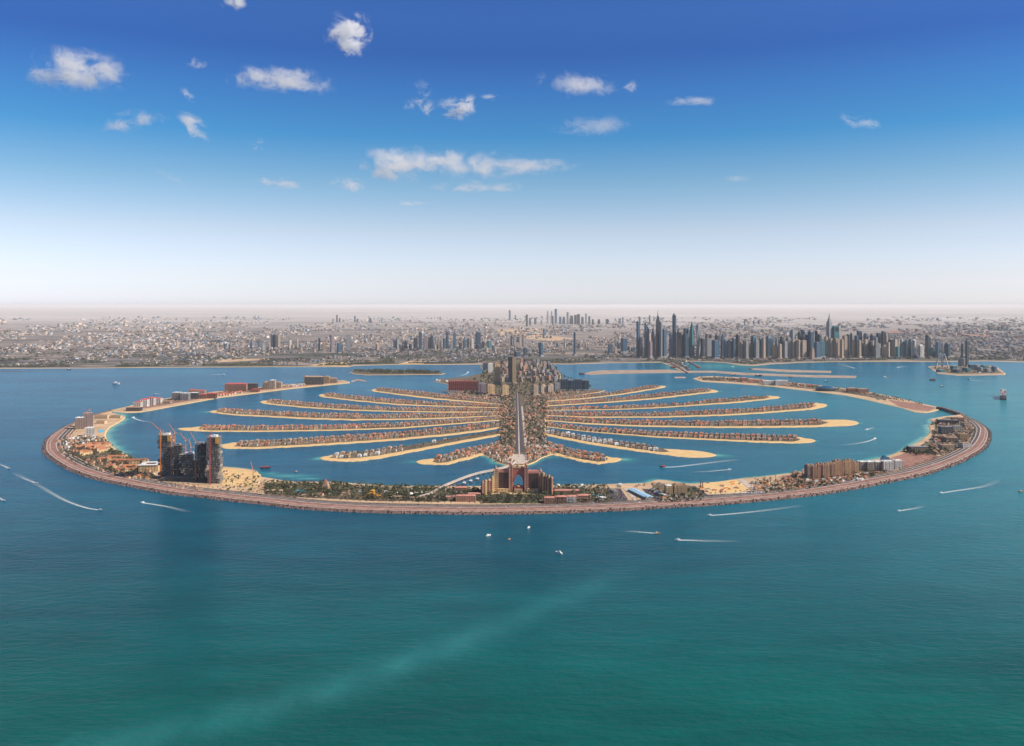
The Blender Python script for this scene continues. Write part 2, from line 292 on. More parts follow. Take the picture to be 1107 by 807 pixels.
TRUNK = [(524,390),(519,397),(524,403),(505,407.5),(472,410.5),(468,412.5),(484,416),(484,425),(515,430.5),(541,432),(541,476),(530,484),(521,492.5),(531,496),(536.4,500.6),(544,502.8),(550.5,504),(565.7,504),(574.4,502.2),(580.9,499.5),(586.3,495.7),(597,492),(592,480),(590,472),(592,432),(620,428.5),(648,424.5),(655,422.5),(638,420.5),(607,413),(606,404),(600,398),(592,390)]
# fronds: top edge, bottom edge, tip (pixels in the photo; tops lowered by the height of the villas)
FR = [
 ('rearmost', 'left', (401.4,422.4), [(411.5,420),(457,424.3),(495,429),(543,435)], [(411,424.6),(431.7,427.5),(469.7,432.2),(505,435),(543,438)], 6, 1),
 ('second from rear', 'left', (344.5,427.8), [(355.9,425.6),(406.5,431.4),(457,435),(543,439.2)], [(352,430.2),(381.2,433.8),(431.7,438.4),(482.3,440.2),(543,441.6)], 7, 1),
 ('third from rear', 'left', (281.3,435), [(292,432.6),(355.9,438.4),(431.7,442),(543,443)], [(290,437.6),(330.6,441.4),(381.2,444.4),(431.7,445.7),(482.3,446.5),(543,446)], 9, 1),
 ('fourth from rear', 'left', (226.4,445.4), [(237.7,443),(280,445),(330.6,447),(406.5,449.6),(543,447.5)], [(237,447.6),(252.9,449.5),(280,450.8),(330.6,453.6),(381.2,455),(457,454),(507.6,451.8),(543,450)], 10, 1),
 ('fourth from front', 'left', (192.2,464), [(215,461.2),(280,461.9),(355.9,461.4),(431.7,458.8),(543,451.4)], [(205,466.4),(227.6,467.2),(280,467.4),(355.9,466.2),(431.7,464),(507.6,457.8),(543,455)], 26, 1),
 ('third from front', 'left', (238,482.8), [(250,478.6),(280,477.4),(330.6,474.8),(406.5,470),(482.3,463.6),(543,456.5)], [(242.8,485.7),(280,485.9),(330.6,483.3),(381.2,480),(431.7,476.6),(482.3,471.7),(520,467),(543,463)], 20, 1),
 ('second from front', 'left', (346,495.8), [(358,491.6),(406.5,486.6),(457,479.4),(507.6,470.8),(543,465.5)], [(355.9,499),(381.2,500),(406.5,497.2),(457,487.4),(495,480),(533,473),(543,471)], 16, 0.42),
 ('front', 'left', (450,499.8), [(457,497),(474.7,494.4),(495,487.6),(520,482),(540,477)], [(457,502.6),(482.3,503.6),(495,500),(505,497.9),(513,495.2),(523,492.8),(540,492)], 22, 1),
 ('rearmost', 'right', (719.8,418.2), [(711.7,417.4),(696.6,418.2),(661,425),(623,429),(590.3,432)], [(711,420.6),(706.7,421.4),(673.8,426.8),(635.9,431.3),(610.6,433.3),(590.3,434.5)], 8, 1),
 ('second from rear', 'right', (776.2,423.4), [(767.4,421.2),(757.3,421),(686.5,429),(635.9,433.4),(590.3,436.4)], [(770,424.8),(762.3,425.6),(711.7,431.5),(661,435.6),(590.3,439.6)], 9, 1),
 ('third from rear', 'right', (843,429.9), [(831.6,427.8),(808,429),(787.6,431.4),(737,436.4),(661,441),(590.3,442)], [(838,431.4),(825,433),(798.7,435.8),(762.3,438.2),(711.7,441.6),(661,443.6),(590.3,444.2)], 12, 0.75),
 ('fourth from rear', 'right', (894,438.4), [(882.6,435.6),(827,441.4),(787.6,443.8),(711.7,447.2),(635.9,447.4),(590.3,446.4)], [(888,441),(877.6,443.4),(827,447.2),(787.6,449.7),(711.7,452),(635.9,452),(590.3,450)], 14, 1),
 ('fourth from front', 'right', (928.2,457.6), [(915.5,453.6),(877.6,454.2),(827,455.8),(762.3,456.8),(686.5,455.8),(590.3,451.6)], [(922,460),(915.5,461),(877.6,462.4),(827,463),(762.3,463),(686.5,461.6),(635.9,459.2),(590.3,455.4)], 40, 1),
 ('third from front', 'right', (881.4,476.8), [(865,472.4),(827,471),(787.6,471),(711.7,468.2),(635.9,464),(590.3,458)], [(875,479),(865,480),(827,479.4),(787.6,477.4),(711.7,473.6),(635.9,467.6),(590.3,462.2)], 20, 1),
 ('second from front', 'right', (774,492.4), [(762.3,487.6),(716.8,485),(686.5,480.6),(635.9,473),(590.3,464.6)], [(768,495.4),(762.3,496.3),(737,494.7),(686.5,488.4),(635.9,480.8),(590.3,471.6)], 62, 1),
 ('front', 'right', (671.5,496.8), [(656,493.2),(623,487.2),(585.3,477)], [(669,499),(662.6,500.6),(646.8,502.5),(631,500.4),(613.4,496.2),(604.7,493.6),(595,492.6),(585.3,492)], 18, 1),
]
def lerp_pts(pts, u):
    pts = sorted(pts); return float(np.interp(u, [p[0] for p in pts], [p[1] for p in pts]))
def smooth(pts, n=4):
    out = []; m = len(pts)
    for i in range(m - 1):
        p0, p1, p2, p3 = (np.array(pts[max(0, min(m - 1, j))], float) for j in (i - 1, i, i + 1, i + 2))
        for k in range(n):
            t = k / n; out.append(tuple(0.5 * ((2 * p1) + (-p0 + p2) * t + (2 * p0 - 5 * p1 + 4 * p2 - p3) * t * t + (-p0 + 3 * p1 - 3 * p2 + p3) * t ** 3)))
    out.append(tuple(pts[-1])); return out
def arr(pts): return np.array([P(u, v)[:2] for u, v in pts])
CTR = np.array([20.0, 5555.0])

# ---------------------------------------------------------------- sea
shore = []
def sample_line(pts, step=25, w=1.0):
    a = arr(pts)
    for i in range(len(a) - 1):
        d = np.linalg.norm(a[i + 1] - a[i]); n = max(1, int(d / step))
        for k in range(n): shore.append((*(a[i] + (a[i + 1] - a[i]) * k / n), w))
innS = smooth(INN, 3)
def inn_w(u): return 1.6 if (u < 135) else (1.5 if 935 < u < 1010 else (1.0 if u > 600 else 0.7))
for i in range(len(innS) - 1): sample_line(innS[i:i + 2], 25, inn_w(innS[i][0]))
sample_line(B_IN, 30, 0.8); sample_line(C_IN, 30, 0.8)
for f in FR:
    sample_line(sorted(f[4]), 30, 0.45); sample_line(sorted(f[3]), 30, 0.3)
    t = P(*f[2]); shore.append((t[0], t[1], 2.0 if f[0] in ('front', 'second from front', 'fourth from front') else 1.5))
sample_line([(523,492.8),(531,496),(536.4,500.6),(544,502.8),(565.7,504),(574.4,502.2),(586.3,495.7),(597,492.4)], 20, 1.0)
S = np.array(shore)
xs = np.concatenate([[-420000, -150000, -50000, -20000, -12000, -8000, -6000, -5000, -4300], np.arange(-4000, 4001, 22), [4300, 5000, 6000, 8000, 12000, 20000, 50000, 150000, 420000]])
ys = np.concatenate([[-3000, -500, 300, 700], np.arange(1000, 2600, 60), np.arange(2600, 9600, 20), np.arange(9600, 12800, 60), [13500, 15000, 20000, 50000, 420000]])
GX, GY = np.meshgrid(xs, ys); gx, gy = GX.ravel(), GY.ravel()
sh = np.zeros(len(gx)); m = (abs(gx) < 4100) & (gy > 2500) & (gy < 10500); idx = np.where(m)[0]
tree = None
from mathutils import kdtree
kd = {}
for wv in sorted(set(S[:, 2])):
    pts = S[S[:, 2] == wv]; t = kdtree.KDTree(len(pts))
    for i, p in enumerate(pts): t.insert((p[0], p[1], 0), i)
    t.balance(); kd[wv] = t
for i in idx:
    b = 0
    for wv, t in kd.items():
        d = t.find((gx[i], gy[i], 0))[2]; L = 20 * wv * (0.95 + .35 * math.sin(gx[i] * .011 + gy[i] * .004) + .25 * math.sin(gx[i] * .031 - gy[i] * .017))
        if d < 5 * L: b = max(b, math.exp(-(d / L) ** 1.3) * min(1.0, 0.35 + 0.55 * wv))
    sh[i] = b
def blob(u, v, ru, rv, s, p=2):
    vv = K / np.maximum(gy, 1) + VH; uu = gx * F / np.maximum(gy, 1) + UC
    return s * np.exp(-(((uu - u) / ru) ** 2 + ((vv - v) / rv) ** 2)) * (gy > 500)
for b in ((312, 514.6, 30, 2.2, .62), (292, 512.5, 12, 2.5, .55), (332, 517.6, 18, 1.5, .65), (780, 396, 55, 4, .55), (735, 397, 25, 5, .5), (640, 413, 12, 2, .3), (830, 402, 60, 3, .3), (120, 478, 14, 8, .35), (996, 468, 12, 9, .35), (595, 494, 22, 3, .35)): sh = np.maximum(sh, blob(*b))
vv = K / np.maximum(gy, 1) + VH; uu = gx * F / np.maximum(gy, 1) + UC
silt = np.clip((uu - 640) / 700, 0, 1) * 0.9 * (gy > 0) * np.clip((720 - vv) / 260, 0, 1) * np.clip((vv - 385) / 40, 0.2, 1)
line_v = 807 - (uu - 120) * (182 / 540.0) + 18 * np.sin((uu - 120) / 540 * math.pi)
plume = np.exp(-((vv - line_v) / (9 + 8 * np.clip((vv - 600) / 200, 0, 1.5))) ** 2) * (uu > 60) * (uu < 760) * np.clip((760 - uu) / 250, 0, 1)
silt = np.maximum(silt, 0.30 * plume * (0.75 + 0.25 * np.sin(uu * .09 + vv * .21) * np.sin(uu * .031 - vv * .13)))
nx_, ny_ = len(xs), len(ys)
me = bpy.data.meshes.new('sea')
vco = np.stack([gx, gy, np.zeros_like(gx)], 1).astype(np.float32)
I = np.arange((ny_ - 1) * (nx_ - 1)); rI, cI = I // (nx_ - 1), I % (nx_ - 1); b0 = rI * nx_ + cI
fc = np.stack([b0, b0 + 1, b0 + nx_ + 1, b0 + nx_], 1).astype(np.int32)
me.vertices.add(len(vco)); me.vertices.foreach_set('co', vco.ravel()); me.loops.add(fc.size); me.loops.foreach_set('vertex_index', fc.ravel())
me.polygons.add(len(fc)); me.polygons.foreach_set('loop_start', np.arange(len(fc), dtype=np.int32) * 4); me.update(calc_edges=True)
for nm, a in (('shallow', sh), ('silt', silt)):
    at = me.attributes.new(nm, 'FLOAT', 'POINT'); at.data.foreach_set('value', a.astype(np.float32))
me.materials.append(M['water']); sea = bpy.data.objects.new('sea', me); COL.objects.link(sea); put(sea, kind='structure')

# ---------------------------------------------------------------- land
def island(name, outl, z=2.5, slope=16, mat=None, slope_mat=None):
    """outline in pixels; sloping shore ring around a flat top."""
    a = arr(outl); n = len(a)
    ar = sum(a[i][0] * a[(i + 1) % n][1] - a[(i + 1) % n][0] * a[i][1] for i in range(n))
    if ar < 0: a = a[::-1]
    ins = []
    for i in range(n):
        e0 = a[i] - a[i - 1]; e1 = a[(i + 1) % n] - a[i]; e0 = e0 / (np.linalg.norm(e0) + 1e-9); e1 = e1 / (np.linalg.norm(e1) + 1e-9)
        nn = np.array([-(e0 + e1)[1], (e0 + e1)[0]]); nn = nn / (np.linalg.norm(nn) + 1e-9); ins.append(a[i] + nn * slope)
    b = MB(); b.add([(p[0], p[1], -1.5) for p in a] + [(p[0], p[1], z) for p in ins], [(i, (i + 1) % n, n + (i + 1) % n, n + i) for i in range(n)], 1)
    b.poly([tuple(p) for p in ins], z, z, 0)
    return b.build(name, [mat or M['sand'], slope_mat or M['sand']], kind='structure')
def ground_patch(name, pts, z, mat, kind='structure', **kw):
    b = MB(); a = [P(u, v)[:2] for u, v in pts]; b.poly(a, z - 0.3, z, 0); return b.build(name, mat, kind=kind, **kw)
outS = smooth(OUT, 3)
island('crescent_island', outS + innS, 3.0, 9, M['desert'], M['sand'])
island('crescent_arm', B_OUT + B_IN, 2.5, 12, M['desert'])
island('crescent_arm', C_OUT + C_IN, 2.5, 12, M['desert'])
island('trunk_island', TRUNK, 2.4, 8, M['garden'])
# breakwater, promenade and ring road along the outer edge
oa = arr(smooth(OUT, 6)); inw = CTR - oa; inw = inw / np.linalg.norm(inw, axis=1)[:, None]
uS = [p[0] for p in smooth(OUT, 6)]; vS = [p[1] for p in smooth(OUT, 6)]
def wfac(i):
    w = 40 + 40 * max(0.0, inw[i][1]) ** 1.5
    if vS[i] < 470: w *= max(0.3, 1 - (470 - vS[i]) / 26)
    return w
def band(name, f0, f1, z0, z1, mat, add0=0, add1=0, i0=0, i1=None, **kw):
    i1 = i1 or len(oa); b = MB(); vs = []; fs = []
    for i in range(i0, i1):
        w = wfac(i); p = oa[i] + inw[i] * (w * f0 + add0); q = oa[i] + inw[i] * (w * f1 + add1)
        vs += [(p[0], p[1], z0), (q[0], q[1], z1)]
    k = len(vs) // 2; fs = [(2 * j, 2 * j + 2, 2 * j + 3, 2 * j + 1) for j in range(k - 1)]
    b.add(vs, fs); return b.build(name, mat, kind=kw.pop('kind', 'structure'))
band('breakwater_slope', 0, 0, -3, 7.0, M['rock'], -7, 14)
band('breakwater_crest', 0, 0, 7.0, 7.2, M['kerb'], 14, 18)
band('promenade', 0, .52, 6.0, 5.6, M['promenade'], 18, 0)
band('promenade_path', .52, .58, 5.7, 5.6, M['kerb'])
band('promenade', .58, 1, 5.5, 5.0, M['promenade2'])
lo = next(i for i in range(len(uS)) if uS[i] < 66); hi = max(i for i in range(len(uS)) if uS[i] > 1050)
band('promenade_kerb', 1, 1, 5.0, 5.1, M['kerb'], 0, 5)
band('ring_road', 1, 1, 4.6, 4.5, M['asphalt'], 5, 18, lo, hi)
band('road_median', 1, 1, 4.9, 4.9, M['kerb'], 18, 22, lo, hi)
band('ring_road', 1, 1, 4.5, 4.5, M['asphalt'], 22, 35, lo, hi)
band('service_verge', 1, 1, 4.5, 3.6, M['desert'], 35, 42, lo, hi)
band('service_road', 1, 1, 3.7, 3.7, M['asphalt'], 42, 50, lo, hi)
# rocks on the breakwater: uncountable
rb = MB()
for i in range(0, len(oa) - 1):
    seg = np.linalg.norm(oa[i + 1] - oa[i])
    for _ in range(int(seg / 3.6)):
        t = random.random(); f = random.random(); p = oa[i] * (1 - t) + oa[i + 1] * t + inw[i] * (-8 + 20 * f)
        s_ = random.uniform(2.2, 6.0); g = random.uniform(0.4, 2.2)
        rb.col = (0.13 * g, 0.085 * g, 0.08 * g); rb.box(p[0], p[1], -3 + 8.8 * f + 0.0 - s_ * .5, s_, s_ * random.uniform(.7, 1.2), s_ * 1.3, random.random() * 3, None, .6, .6)
rb.build('breakwater_rocks', M['tinted'], kind='stuff', label='dark reddish boulders armouring the outer edge of the crescent')
# fronds
frond_geo = []
def frond(idx, f):
    nm, side, tip, top, bot, bare, dens = f
    root = top[-1][0]; n = 70; us = []
    for k in range(n + 1):
        t = (k / n) ** 1.8; us.append(tip[0] + (root - tip[0]) * t)
    T = [tip] + top; B = [tip] + bot; vs = []; rows = []
    for u in us:
        vt, vb = lerp_pts(T, u), lerp_pts(B, u)
        if vb - vt < 0.5:
            mid = (vt + vb) / 2; vt, vb = mid - .2, mid + .2
        jt = .16 * math.sin(u * .31 + idx) + .13 * math.sin(u * .83 + idx * 2) + .1 * math.sin(u * 1.9); vb += jt * min(1.6, (vb - vt) / 8); vt -= .5 * jt * min(1.5, (vb - vt) / 8)
        # round nose
        d = abs(u - tip[0]); D = max(8.0, bare * .5)
        if d < D:
            uD = tip[0] + (D if root > tip[0] else -D); hD = (lerp_pts(B, uD) - lerp_pts(T, uD)) / 2; mD = (lerp_pts(B, uD) + lerp_pts(T, uD)) / 2
            r = math.sqrt(max(0.0, 1 - (1 - d / D) ** 2)) * hD; mid = tip[1] + (mD - tip[1]) * (d / D); vt, vb = mid - max(r, .12), mid + max(r, .12)
        rows.append((u, vt, vb))
    b = MB()
    for (u, vt, vb) in rows:
        y0, y1 = Yof(vb), Yof(vt); d = y1 - y0; s_ = min(18, d * .25)
        for yy, z in ((y0, -1.5), (y0 + s_, 1.6), (y0 + d * .5, 2.4), (y1 - s_, 1.6), (y1, -1.5)): vs.append(((u - UC) * y0 / F * (1 - (yy - y0) / (y1 - y0 + 1e-6)) + (u - UC) * y1 / F * ((yy - y0) / (y1 - y0 + 1e-6)), yy, z))
    fs = [(5 * i + j, 5 * (i + 1) + j, 5 * (i + 1) + j + 1, 5 * i + j + 1) for i in range(n) for j in range(4)]
    if side == 'right': fs = [q[::-1] for q in fs]
    b.add(vs, fs); b.build('frond_island', M['sand'], kind='structure')
    g = MB(); vs = []; rr = [r for r in rows if abs(r[0] - tip[0]) > bare * .8]
    for k, (u, vt, vb) in enumerate(rr):
        y0, y1 = Yof(vb), Yof(vt); d = y1 - y0; e = min(1, k / 3)
        for fr in (.5 - (.17 if nm == 'second from front' else .27) * e, .5 + .44 * e): yy = y0 + d * fr; vs.append(((u - UC) * yy / F, yy, 2.75))
    fs = [(2 * i, 2 * i + 2, 2 * i + 3, 2 * i + 1) for i in range(len(rr) - 1)]
    if side == 'right': fs = [q[::-1] for q in fs]
    g.add(vs, fs); g.build('frond_garden', M['garden'], kind='structure')
    frond_geo.append((f, T, B))
for i, f in enumerate(FR): frond(i, f)
# mainland
coast = [(-900,400.5),(0,399),(100,398.5),(200,397.6),(292,397.2),(377,397.2),(384,395.8),(429,394.6),(470,394.8),(522,394.4),(560,393.6),(588,393.9),(616,394.3),(660,392.9),(714,392.3),(722,395),(734,400.5),(742,401.5),(738,397),(728,392.6),(750,391),(781,392.3),(800,395.2),(814.6,396),(831,394.3),(864,392.5),(900,391.6),(960,391.5),(1012,391.6),(1064,390.8),(1107,392),(1250,391.5),(1900,391)]
cw = [P(u, v)[:2] for u, v in coast]
b = MB(); n = len(cw); Y1 = 400000
vs = [(x, y, -1.5) for x, y in cw] + [(x * (y + 70) / y, y + 70, 2.0) for x, y in cw]
b.add(vs, [(i, i + 1, n + i + 1, n + i) for i in range(n - 1)]); b.build('mainland_beach', M['sand'], kind='structure')
b = MB(); inner = [(x * (y + 70) / y, y + 70) for x, y in cw]
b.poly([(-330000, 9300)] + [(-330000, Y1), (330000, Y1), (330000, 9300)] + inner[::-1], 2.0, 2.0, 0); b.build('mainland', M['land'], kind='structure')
for nm, pts in (('sandbank', [(628,404.7),(638,402),(648.5,400.8),(680,400.4),(724,400),(740,401.3),(770,401),(806,403.4),(870,405.6),(926.8,406.8),(925,409),(880,408.4),(800,405.6),(770,403.2),(724,403.4),(661,404.4),(640,405.6)]),
                ('breakwater_strip', [(810,398.2),(850,400),(899,401.4),(899,403.4),(850,402.6),(812,400)]),
                ('breakwater_strip', [(728,407.8),(741,407.6),(742,409),(729,409.2)]),
                ('breakwater_strip', [(379,411.8),(386,410.2),(394,411.2),(397,412.2),(395,413.2),(391,412.6),(386,411.6),(380,413.4)]),
                ('green_islet', [(377,402.4),(384,400.8),(420,400.8),(460,401.2),(482,403.8),(478,405.2),(430,405.6),(395,405.8),(382,404.6)]),
                ('wheel_island', [(1002.4,396.6),(1012,395.2),(1077,396.2),(1088,404.4),(1086.7,405.6),(1060,406),(1033.4,406.2),(1013.5,404.2)])):
    island(nm, pts, 2.5, 14, M['muted'] if nm != 'green_islet' else M['garden'], M['muted'] if nm in ('sandbank', 'breakwater_strip') else None)
# ---------------------------------------------------------------- paved and planted patches on the crescent
def patch(name, pts, z, m): ground_patch(name, pts, z, M[m])
patch('park_ground', [(286,523),(320,524.5),(360,524.5),(420,528),(500,529),(520,530),(520,543),(470,543.5),(400,542.5),(320,538.5),(286,535)], 3.5, 'garden')
patch('garden_ground', [(522,536),(604,536),(604,545.3),(522,545.3)], 3.5, 'garden')
patch('garden_lawn', [(534,543.2),(590,543.2),(590,545),(534,545)], 3.8, 'lawn')
patch('swimming_pool', [(318.5,531.2),(327,530.4),(333,532.4),(331.5,534.6),(321,534.2)], 4.0, 'pool')
patch('swimming_pool', [(607,530.5),(613,530),(616,532),(609,532.6)], 4.0, 'pool')
patch('swimming_pool', [(638.5,535.3),(644,535),(645,536.8),(639.5,537)], 4.0, 'pool')
patch('swimming_pool', [(645,536),(652,536.3),(650,538),(646,537.8)], 4.0, 'pool')
patch('swimming_pool', [(106,466),(113,465),(112,468),(107,469)], 4.0, 'pool')
patch('car_park', [(655,529.5),(671,529.2),(680,543),(662,543.5)], 3.6, 'asphalt')
patch('car_park', [(694,529.5),(706,530),(716,541),(705,541.5)], 3.6, 'asphalt')
patch('car_park', [(72,466),(92,464),(86,472),(66,473)], 3.6, 'desert')
patch('access_road', [(673.5,529),(677,529),(690,543),(686,543.2)], 3.8, 'kerb')
patch('access_road', [(797,519.5),(803,519),(828,536),(820,537.2)], 3.8, 'kerb')
patch('access_road', [(747,527),(751,526.5),(765,536),(790,539),(790,540.6),(762,538)], 3.8, 'asphalt')
patch('dirt_plot', [(960,497),(985,489),(1030,497),(1005,506),(975,511)], 3.6, 'promenade')
patch('sand_plot', [(757,524),(797,520),(818,536),(770,537)], 3.6, 'sand')
patch('sand_plot', [(240,507),(265,509),(282,514),(280,528),(240,526)], 3.6, 'sand')
patch('arm_ground', [(757,408.4),(798,409.6),(846,414),(880,417),(911,421),(942,425.6),(960,429.4),(958,433.6),(940,429.8),(911,425),(880,421.6),(851,418.4),(810,414.4),(760,411.6)], 3.0, 'garden')
patch('arm_ground', [(150,437.2),(186,431.2),(221,426.6),(246,423.6),(283,420),(327,416.2),(360,412.9),(372,412.8),(362,414.6),(327,417.9),(283,422.6),(246,427.2),(208,433.4),(170,440.2),(152,443)], 3.0, 'promenade2')
patch('lobe_ground', [(1024,451.5),(1040,452),(1052,460),(1055,469),(1050,478),(1038,487),(1010,494),(985,487),(1004,478),(1010,466),(1012,456)], 3.4, 'garden')
patch('lobe_ground', [(68,478),(78,473),(110,474),(116,484),(140,497),(166,503),(168,516),(130,518),(92,506),(68,494)], 3.4, 'garden')
patch('block_ground', [(600,528),(655,528),(662,545),(600,545.5)], 3.4, 'garden')
patch('block_ground', [(704,523),(745,526),(756,530),(764,541),(716,545),(708,535)], 3.4, 'garden')
patch('wheel_ground', [(1008,397.4),(1074,397.4),(1083,403.8),(1036,404.8),(1016,402.8)], 3.0, 'garden')
patch('block_ground', [(845,515.5),(925,508),(975,504),(960,514),(900,526),(850,532)], 3.4, 'promenade2')
patch('lobe_road', [(1042,452),(1050,456.5),(1058,463),(1060,470),(1057,478),(1048,486),(1030,494.5),(1010,501),(1009,499.5),(1029,493),(1045,485.5),(1054,477),(1056.5,469),(1054.5,463.5),(1047,457.5),(1040,453)], 3.8, 'asphalt')
patch('lobe_road', [(66,466),(61,471),(58,478),(58,486),(62,492),(70,498),(86,505.5),(86,504.4),(72,497),(64.5,491.5),(60.5,485.5),(60.5,478.5),(63,472),(68,466.5)], 3.8, 'asphalt')
patch('dirt_plot', [(960,432.8),(990,436.8),(1012,441.3),(1004,445),(988,443.8),(972,440)], 3.2, 'promenade')
patch('spine_road', [(558,425),(561.4,425),(566.2,489),(557.4,489)], 3.2, 'asphalt')
patch('spine_median', [(559.35,425),(559.75,425),(562.3,496),(560.7,496)], 4.2, 'kerb')
patch('spine_road', [(563.4,440),(565,440),(570.6,486),(567.6,486)], 3.0, 'kerb')
patch('open_plot', [(518,485.5),(538,481),(550,482),(549,487.5),(520,490)], 3.5, 'kerb')
patch('open_plot', [(571,482),(590,481.5),(603,486),(596,489.5),(574,488)], 3.5, 'kerb')
patch('spine_circle', [(552,492),(574,492),(571,500),(566,502.5),(552,502.5),(547,500)], 3.2, 'kerb')
# ---------------------------------------------------------------- scatter pools: villas and trees, individuals are picked later
VILLAS, TREES = [], []   # (y, x, y, z, rz, variant, scale, label, group)
def inpoly(u, v, pts):
    c = False; n = len(pts)
    for i in range(n):
        (x0, y0), (x1, y1) = pts[i], pts[i - 1]
        if (y0 > v) != (y1 > v) and u < (x1 - x0) * (v - y0) / (y1 - y0) + x0: c = not c
    return c
def scatter(pts, n, zg=3.2):
    a = arr(pts); x0, y0 = a.min(0); x1, y1 = a.max(0); out = []; k = 0; w = [tuple(p) for p in a]
    while len(out) < n and k < n * 60:
        k += 1; x, y = random.uniform(x0, x1), random.uniform(y0, y1)
        if inpoly(x, y, w): out.append((x, y, zg))
    return out
def trees(pts, n, where, palm=0.5, s=1.0):
    for x, y, z in scatter(pts, n): TREES.append((y, x, z, 'palm' if random.random() < palm else 'broad', random.uniform(.8, 1.3) * s, where))
RC = ['terracotta', 'tanroof', 'tanroof', 'greyroof', 'terracotta']
RN = {'terracotta': 'red-brown roofed', 'tanroof': 'tan roofed', 'greyroof': 'grey roofed', 'white': 'flat white'}
for (f, T, B) in frond_geo:
    nm, side, tip, top, bot, bare, dens = f; root = top[-1][0]; sg = 1 if root > tip[0] else -1
    for row, frac in (('near', .36 if nm != 'second from front' else .44), ('far', .78)):
        u = tip[0] + sg * bare * 1.05 + (0 if row == 'near' else sg * 1.5); k = 0; rowd = dens
        while (root - u) * sg > 0:
            vt, vb = lerp_pts(T, u), lerp_pts(B, u); y = Yof(vb) + (Yof(vt) - Yof(vb)) * frac; x = (u - UC) * y / F
            step = 27 * F / y; keep = random.random() < dens
            if dens < .5: keep = (random.random() < (.9 if (abs(u - tip[0]) < 32 or 48 < abs(u - tip[0]) < 92) else .12))
            if keep:
                k += 1; var = random.randrange(5) if nm != 'second from front' else random.choice([1, 3, 5, 5, 3])
                dvb = (lerp_pts(B, u + 2) - lerp_pts(B, u - 2)); rz = math.atan2(-(Yof(vb) - Yof(vb + dvb)) * 1.0, 4 * y / F) if False else 0.0
                VILLAS.append((y, x, 2.75, rz + random.uniform(-.25, .25), var, random.uniform(1.0, 1.45), (side, nm, row, k)))
            if random.random() < .95: TREES.append((y - 6, x + 13.5, 2.7, 'broad' if random.random() < .6 else 'palm', random.uniform(.7, 1.05), 'between the villas of the fronds'))
            if random.random() < .8:
                ym = Yof(vb) + (Yof(vt) - Yof(vb)) * .62; TREES.append((ym, (u - UC) * ym / F, 2.7, 'broad' if random.random() < .4 else 'palm', random.uniform(.7, 1.0), 'between the villas of the fronds'))
            u += sg * step
def cluster(pts, n, tag_, s=1.0, var=None, z=3.3):
    pl = []
    for x, y, z_ in scatter(pts, n * 4, z):
        if all((x - a) ** 2 + (y - b_) ** 2 > (24 * s) ** 2 for a, b_ in pl):
            pl.append((x, y))
            if len(pl) <= n: VILLAS.append((y, x, z, random.uniform(-.4, .4), random.choice(var or [0, 1, 2, 3, 4]), s * random.uniform(.85, 1.15), tag_))
# along the spine and the trunk
cluster([(542,428),(556,428),(556,488),(545,490),(541,470)], 95, 'left of the central spine road')
cluster([(566,428),(590,430),(592,475),(590,490),(569,490)], 110, 'right of the central spine road')
cluster([(524,486),(555,486),(552,501),(540,500),(530,494)], 26, 'on the left of the plaza below the spine road')
cluster([(568,488),(592,487),(596,491),(584,495),(570,501)], 24, 'on the right of the plaza below the spine road')
cluster([(478,494.5),(500,487.5),(530,482),(540,479),(540,490),(518,492),(498,497),(480,501)], 44, 'packed on the front frond left of the plaza', .9, [0, 1, 3])
cluster([(592,479),(622,488),(652,494.5),(655,498.5),(630,497.5),(612,493),(596,491)], 44, 'packed on the front frond right of the plaza', .9, [0, 1, 3])
cluster([(300,526),(360,526),(420,530),(500,532),(500,540),(400,540),(300,534)], 26, 'among the palms of the park', .7, [1, 3, 0, 5])
cluster([(600,526.5),(655,526),(700,525),(700,528.5),(655,529),(600,530)], 18, 'along the inner beach right of the arched hotel', .7, [1, 3, 5])
cluster([(486,424),(543,427),(543,434),(500,430)], 40, 'in front of the red hotel on the trunk')
cluster([(580,424),(645,424),(620,428),(592,432)], 40, 'in front of the blue apartments on the trunk')
cluster([(872,521),(908,518.5),(938,513),(936,520),(905,525),(880,528)], 34, 'below the tan domed apartment blocks', .8, [1, 4, 5])
cluster([(812,524),(842,520),(846,531),(818,535)], 26, 'on the plots beside the pale sand road', .8, [0, 3, 1])
cluster([(62,478),(75,473),(82,480),(82,496),(72,497),(63,490)], 30, 'inside the bend of the crescent on its left lobe', .9, [1, 0, 5])
cluster([(76,473),(104,472),(108,480),(82,481)], 18, 'behind the orange roofed courtyard hotel', .9, [5, 1])
cluster([(86,497),(140,502),(168,514),(160,522),(110,514)], 34, 'below the long terracotta roofed wings', .9, [0, 1, 0])
cluster([(1010,455),(1040,456),(1052,464),(1050,478),(1036,488),(1012,494),(1000,484),(1008,470)], 62, 'inside the right lobe of the crescent', .95, [1, 2, 3, 4])
cluster([(856,512),(872,510),(872,517),(858,518)], 8, 'beside the tan domed apartment blocks', .9, [1])
cluster([(778,410.8),(822,411.5),(850,415),(850,418),(800,414),(778,412.8)], 42, 'on the upper right arm of the crescent', .95, [6, 0])
cluster([(911,422),(940,425),(938,428.5),(912,425)], 22, 'beside the dark domed building on the upper right arm', .9, [0, 1])
cluster([(940,427),(975,432),(960,436),(942,431)], 9, 'on the sandy end of the upper right arm', .9, [1, 3])
cluster([(770,408.6),(846,413.6),(880,417.2),(878,421),(846,418),(800,414)], 60, 'on the built-up middle of the upper right arm', 1.0, [0, 1, 6])
cluster([(1010,454),(1052,458),(1054,470),(1046,480),(1010,493),(990,486),(1008,474)], 60, 'packed inside the right lobe of the crescent', .8, [1, 3, 2])
cluster([(626,530),(655,530),(660,543),(628,544)], 10, 'between the pools and the car park', .8, [1, 3])
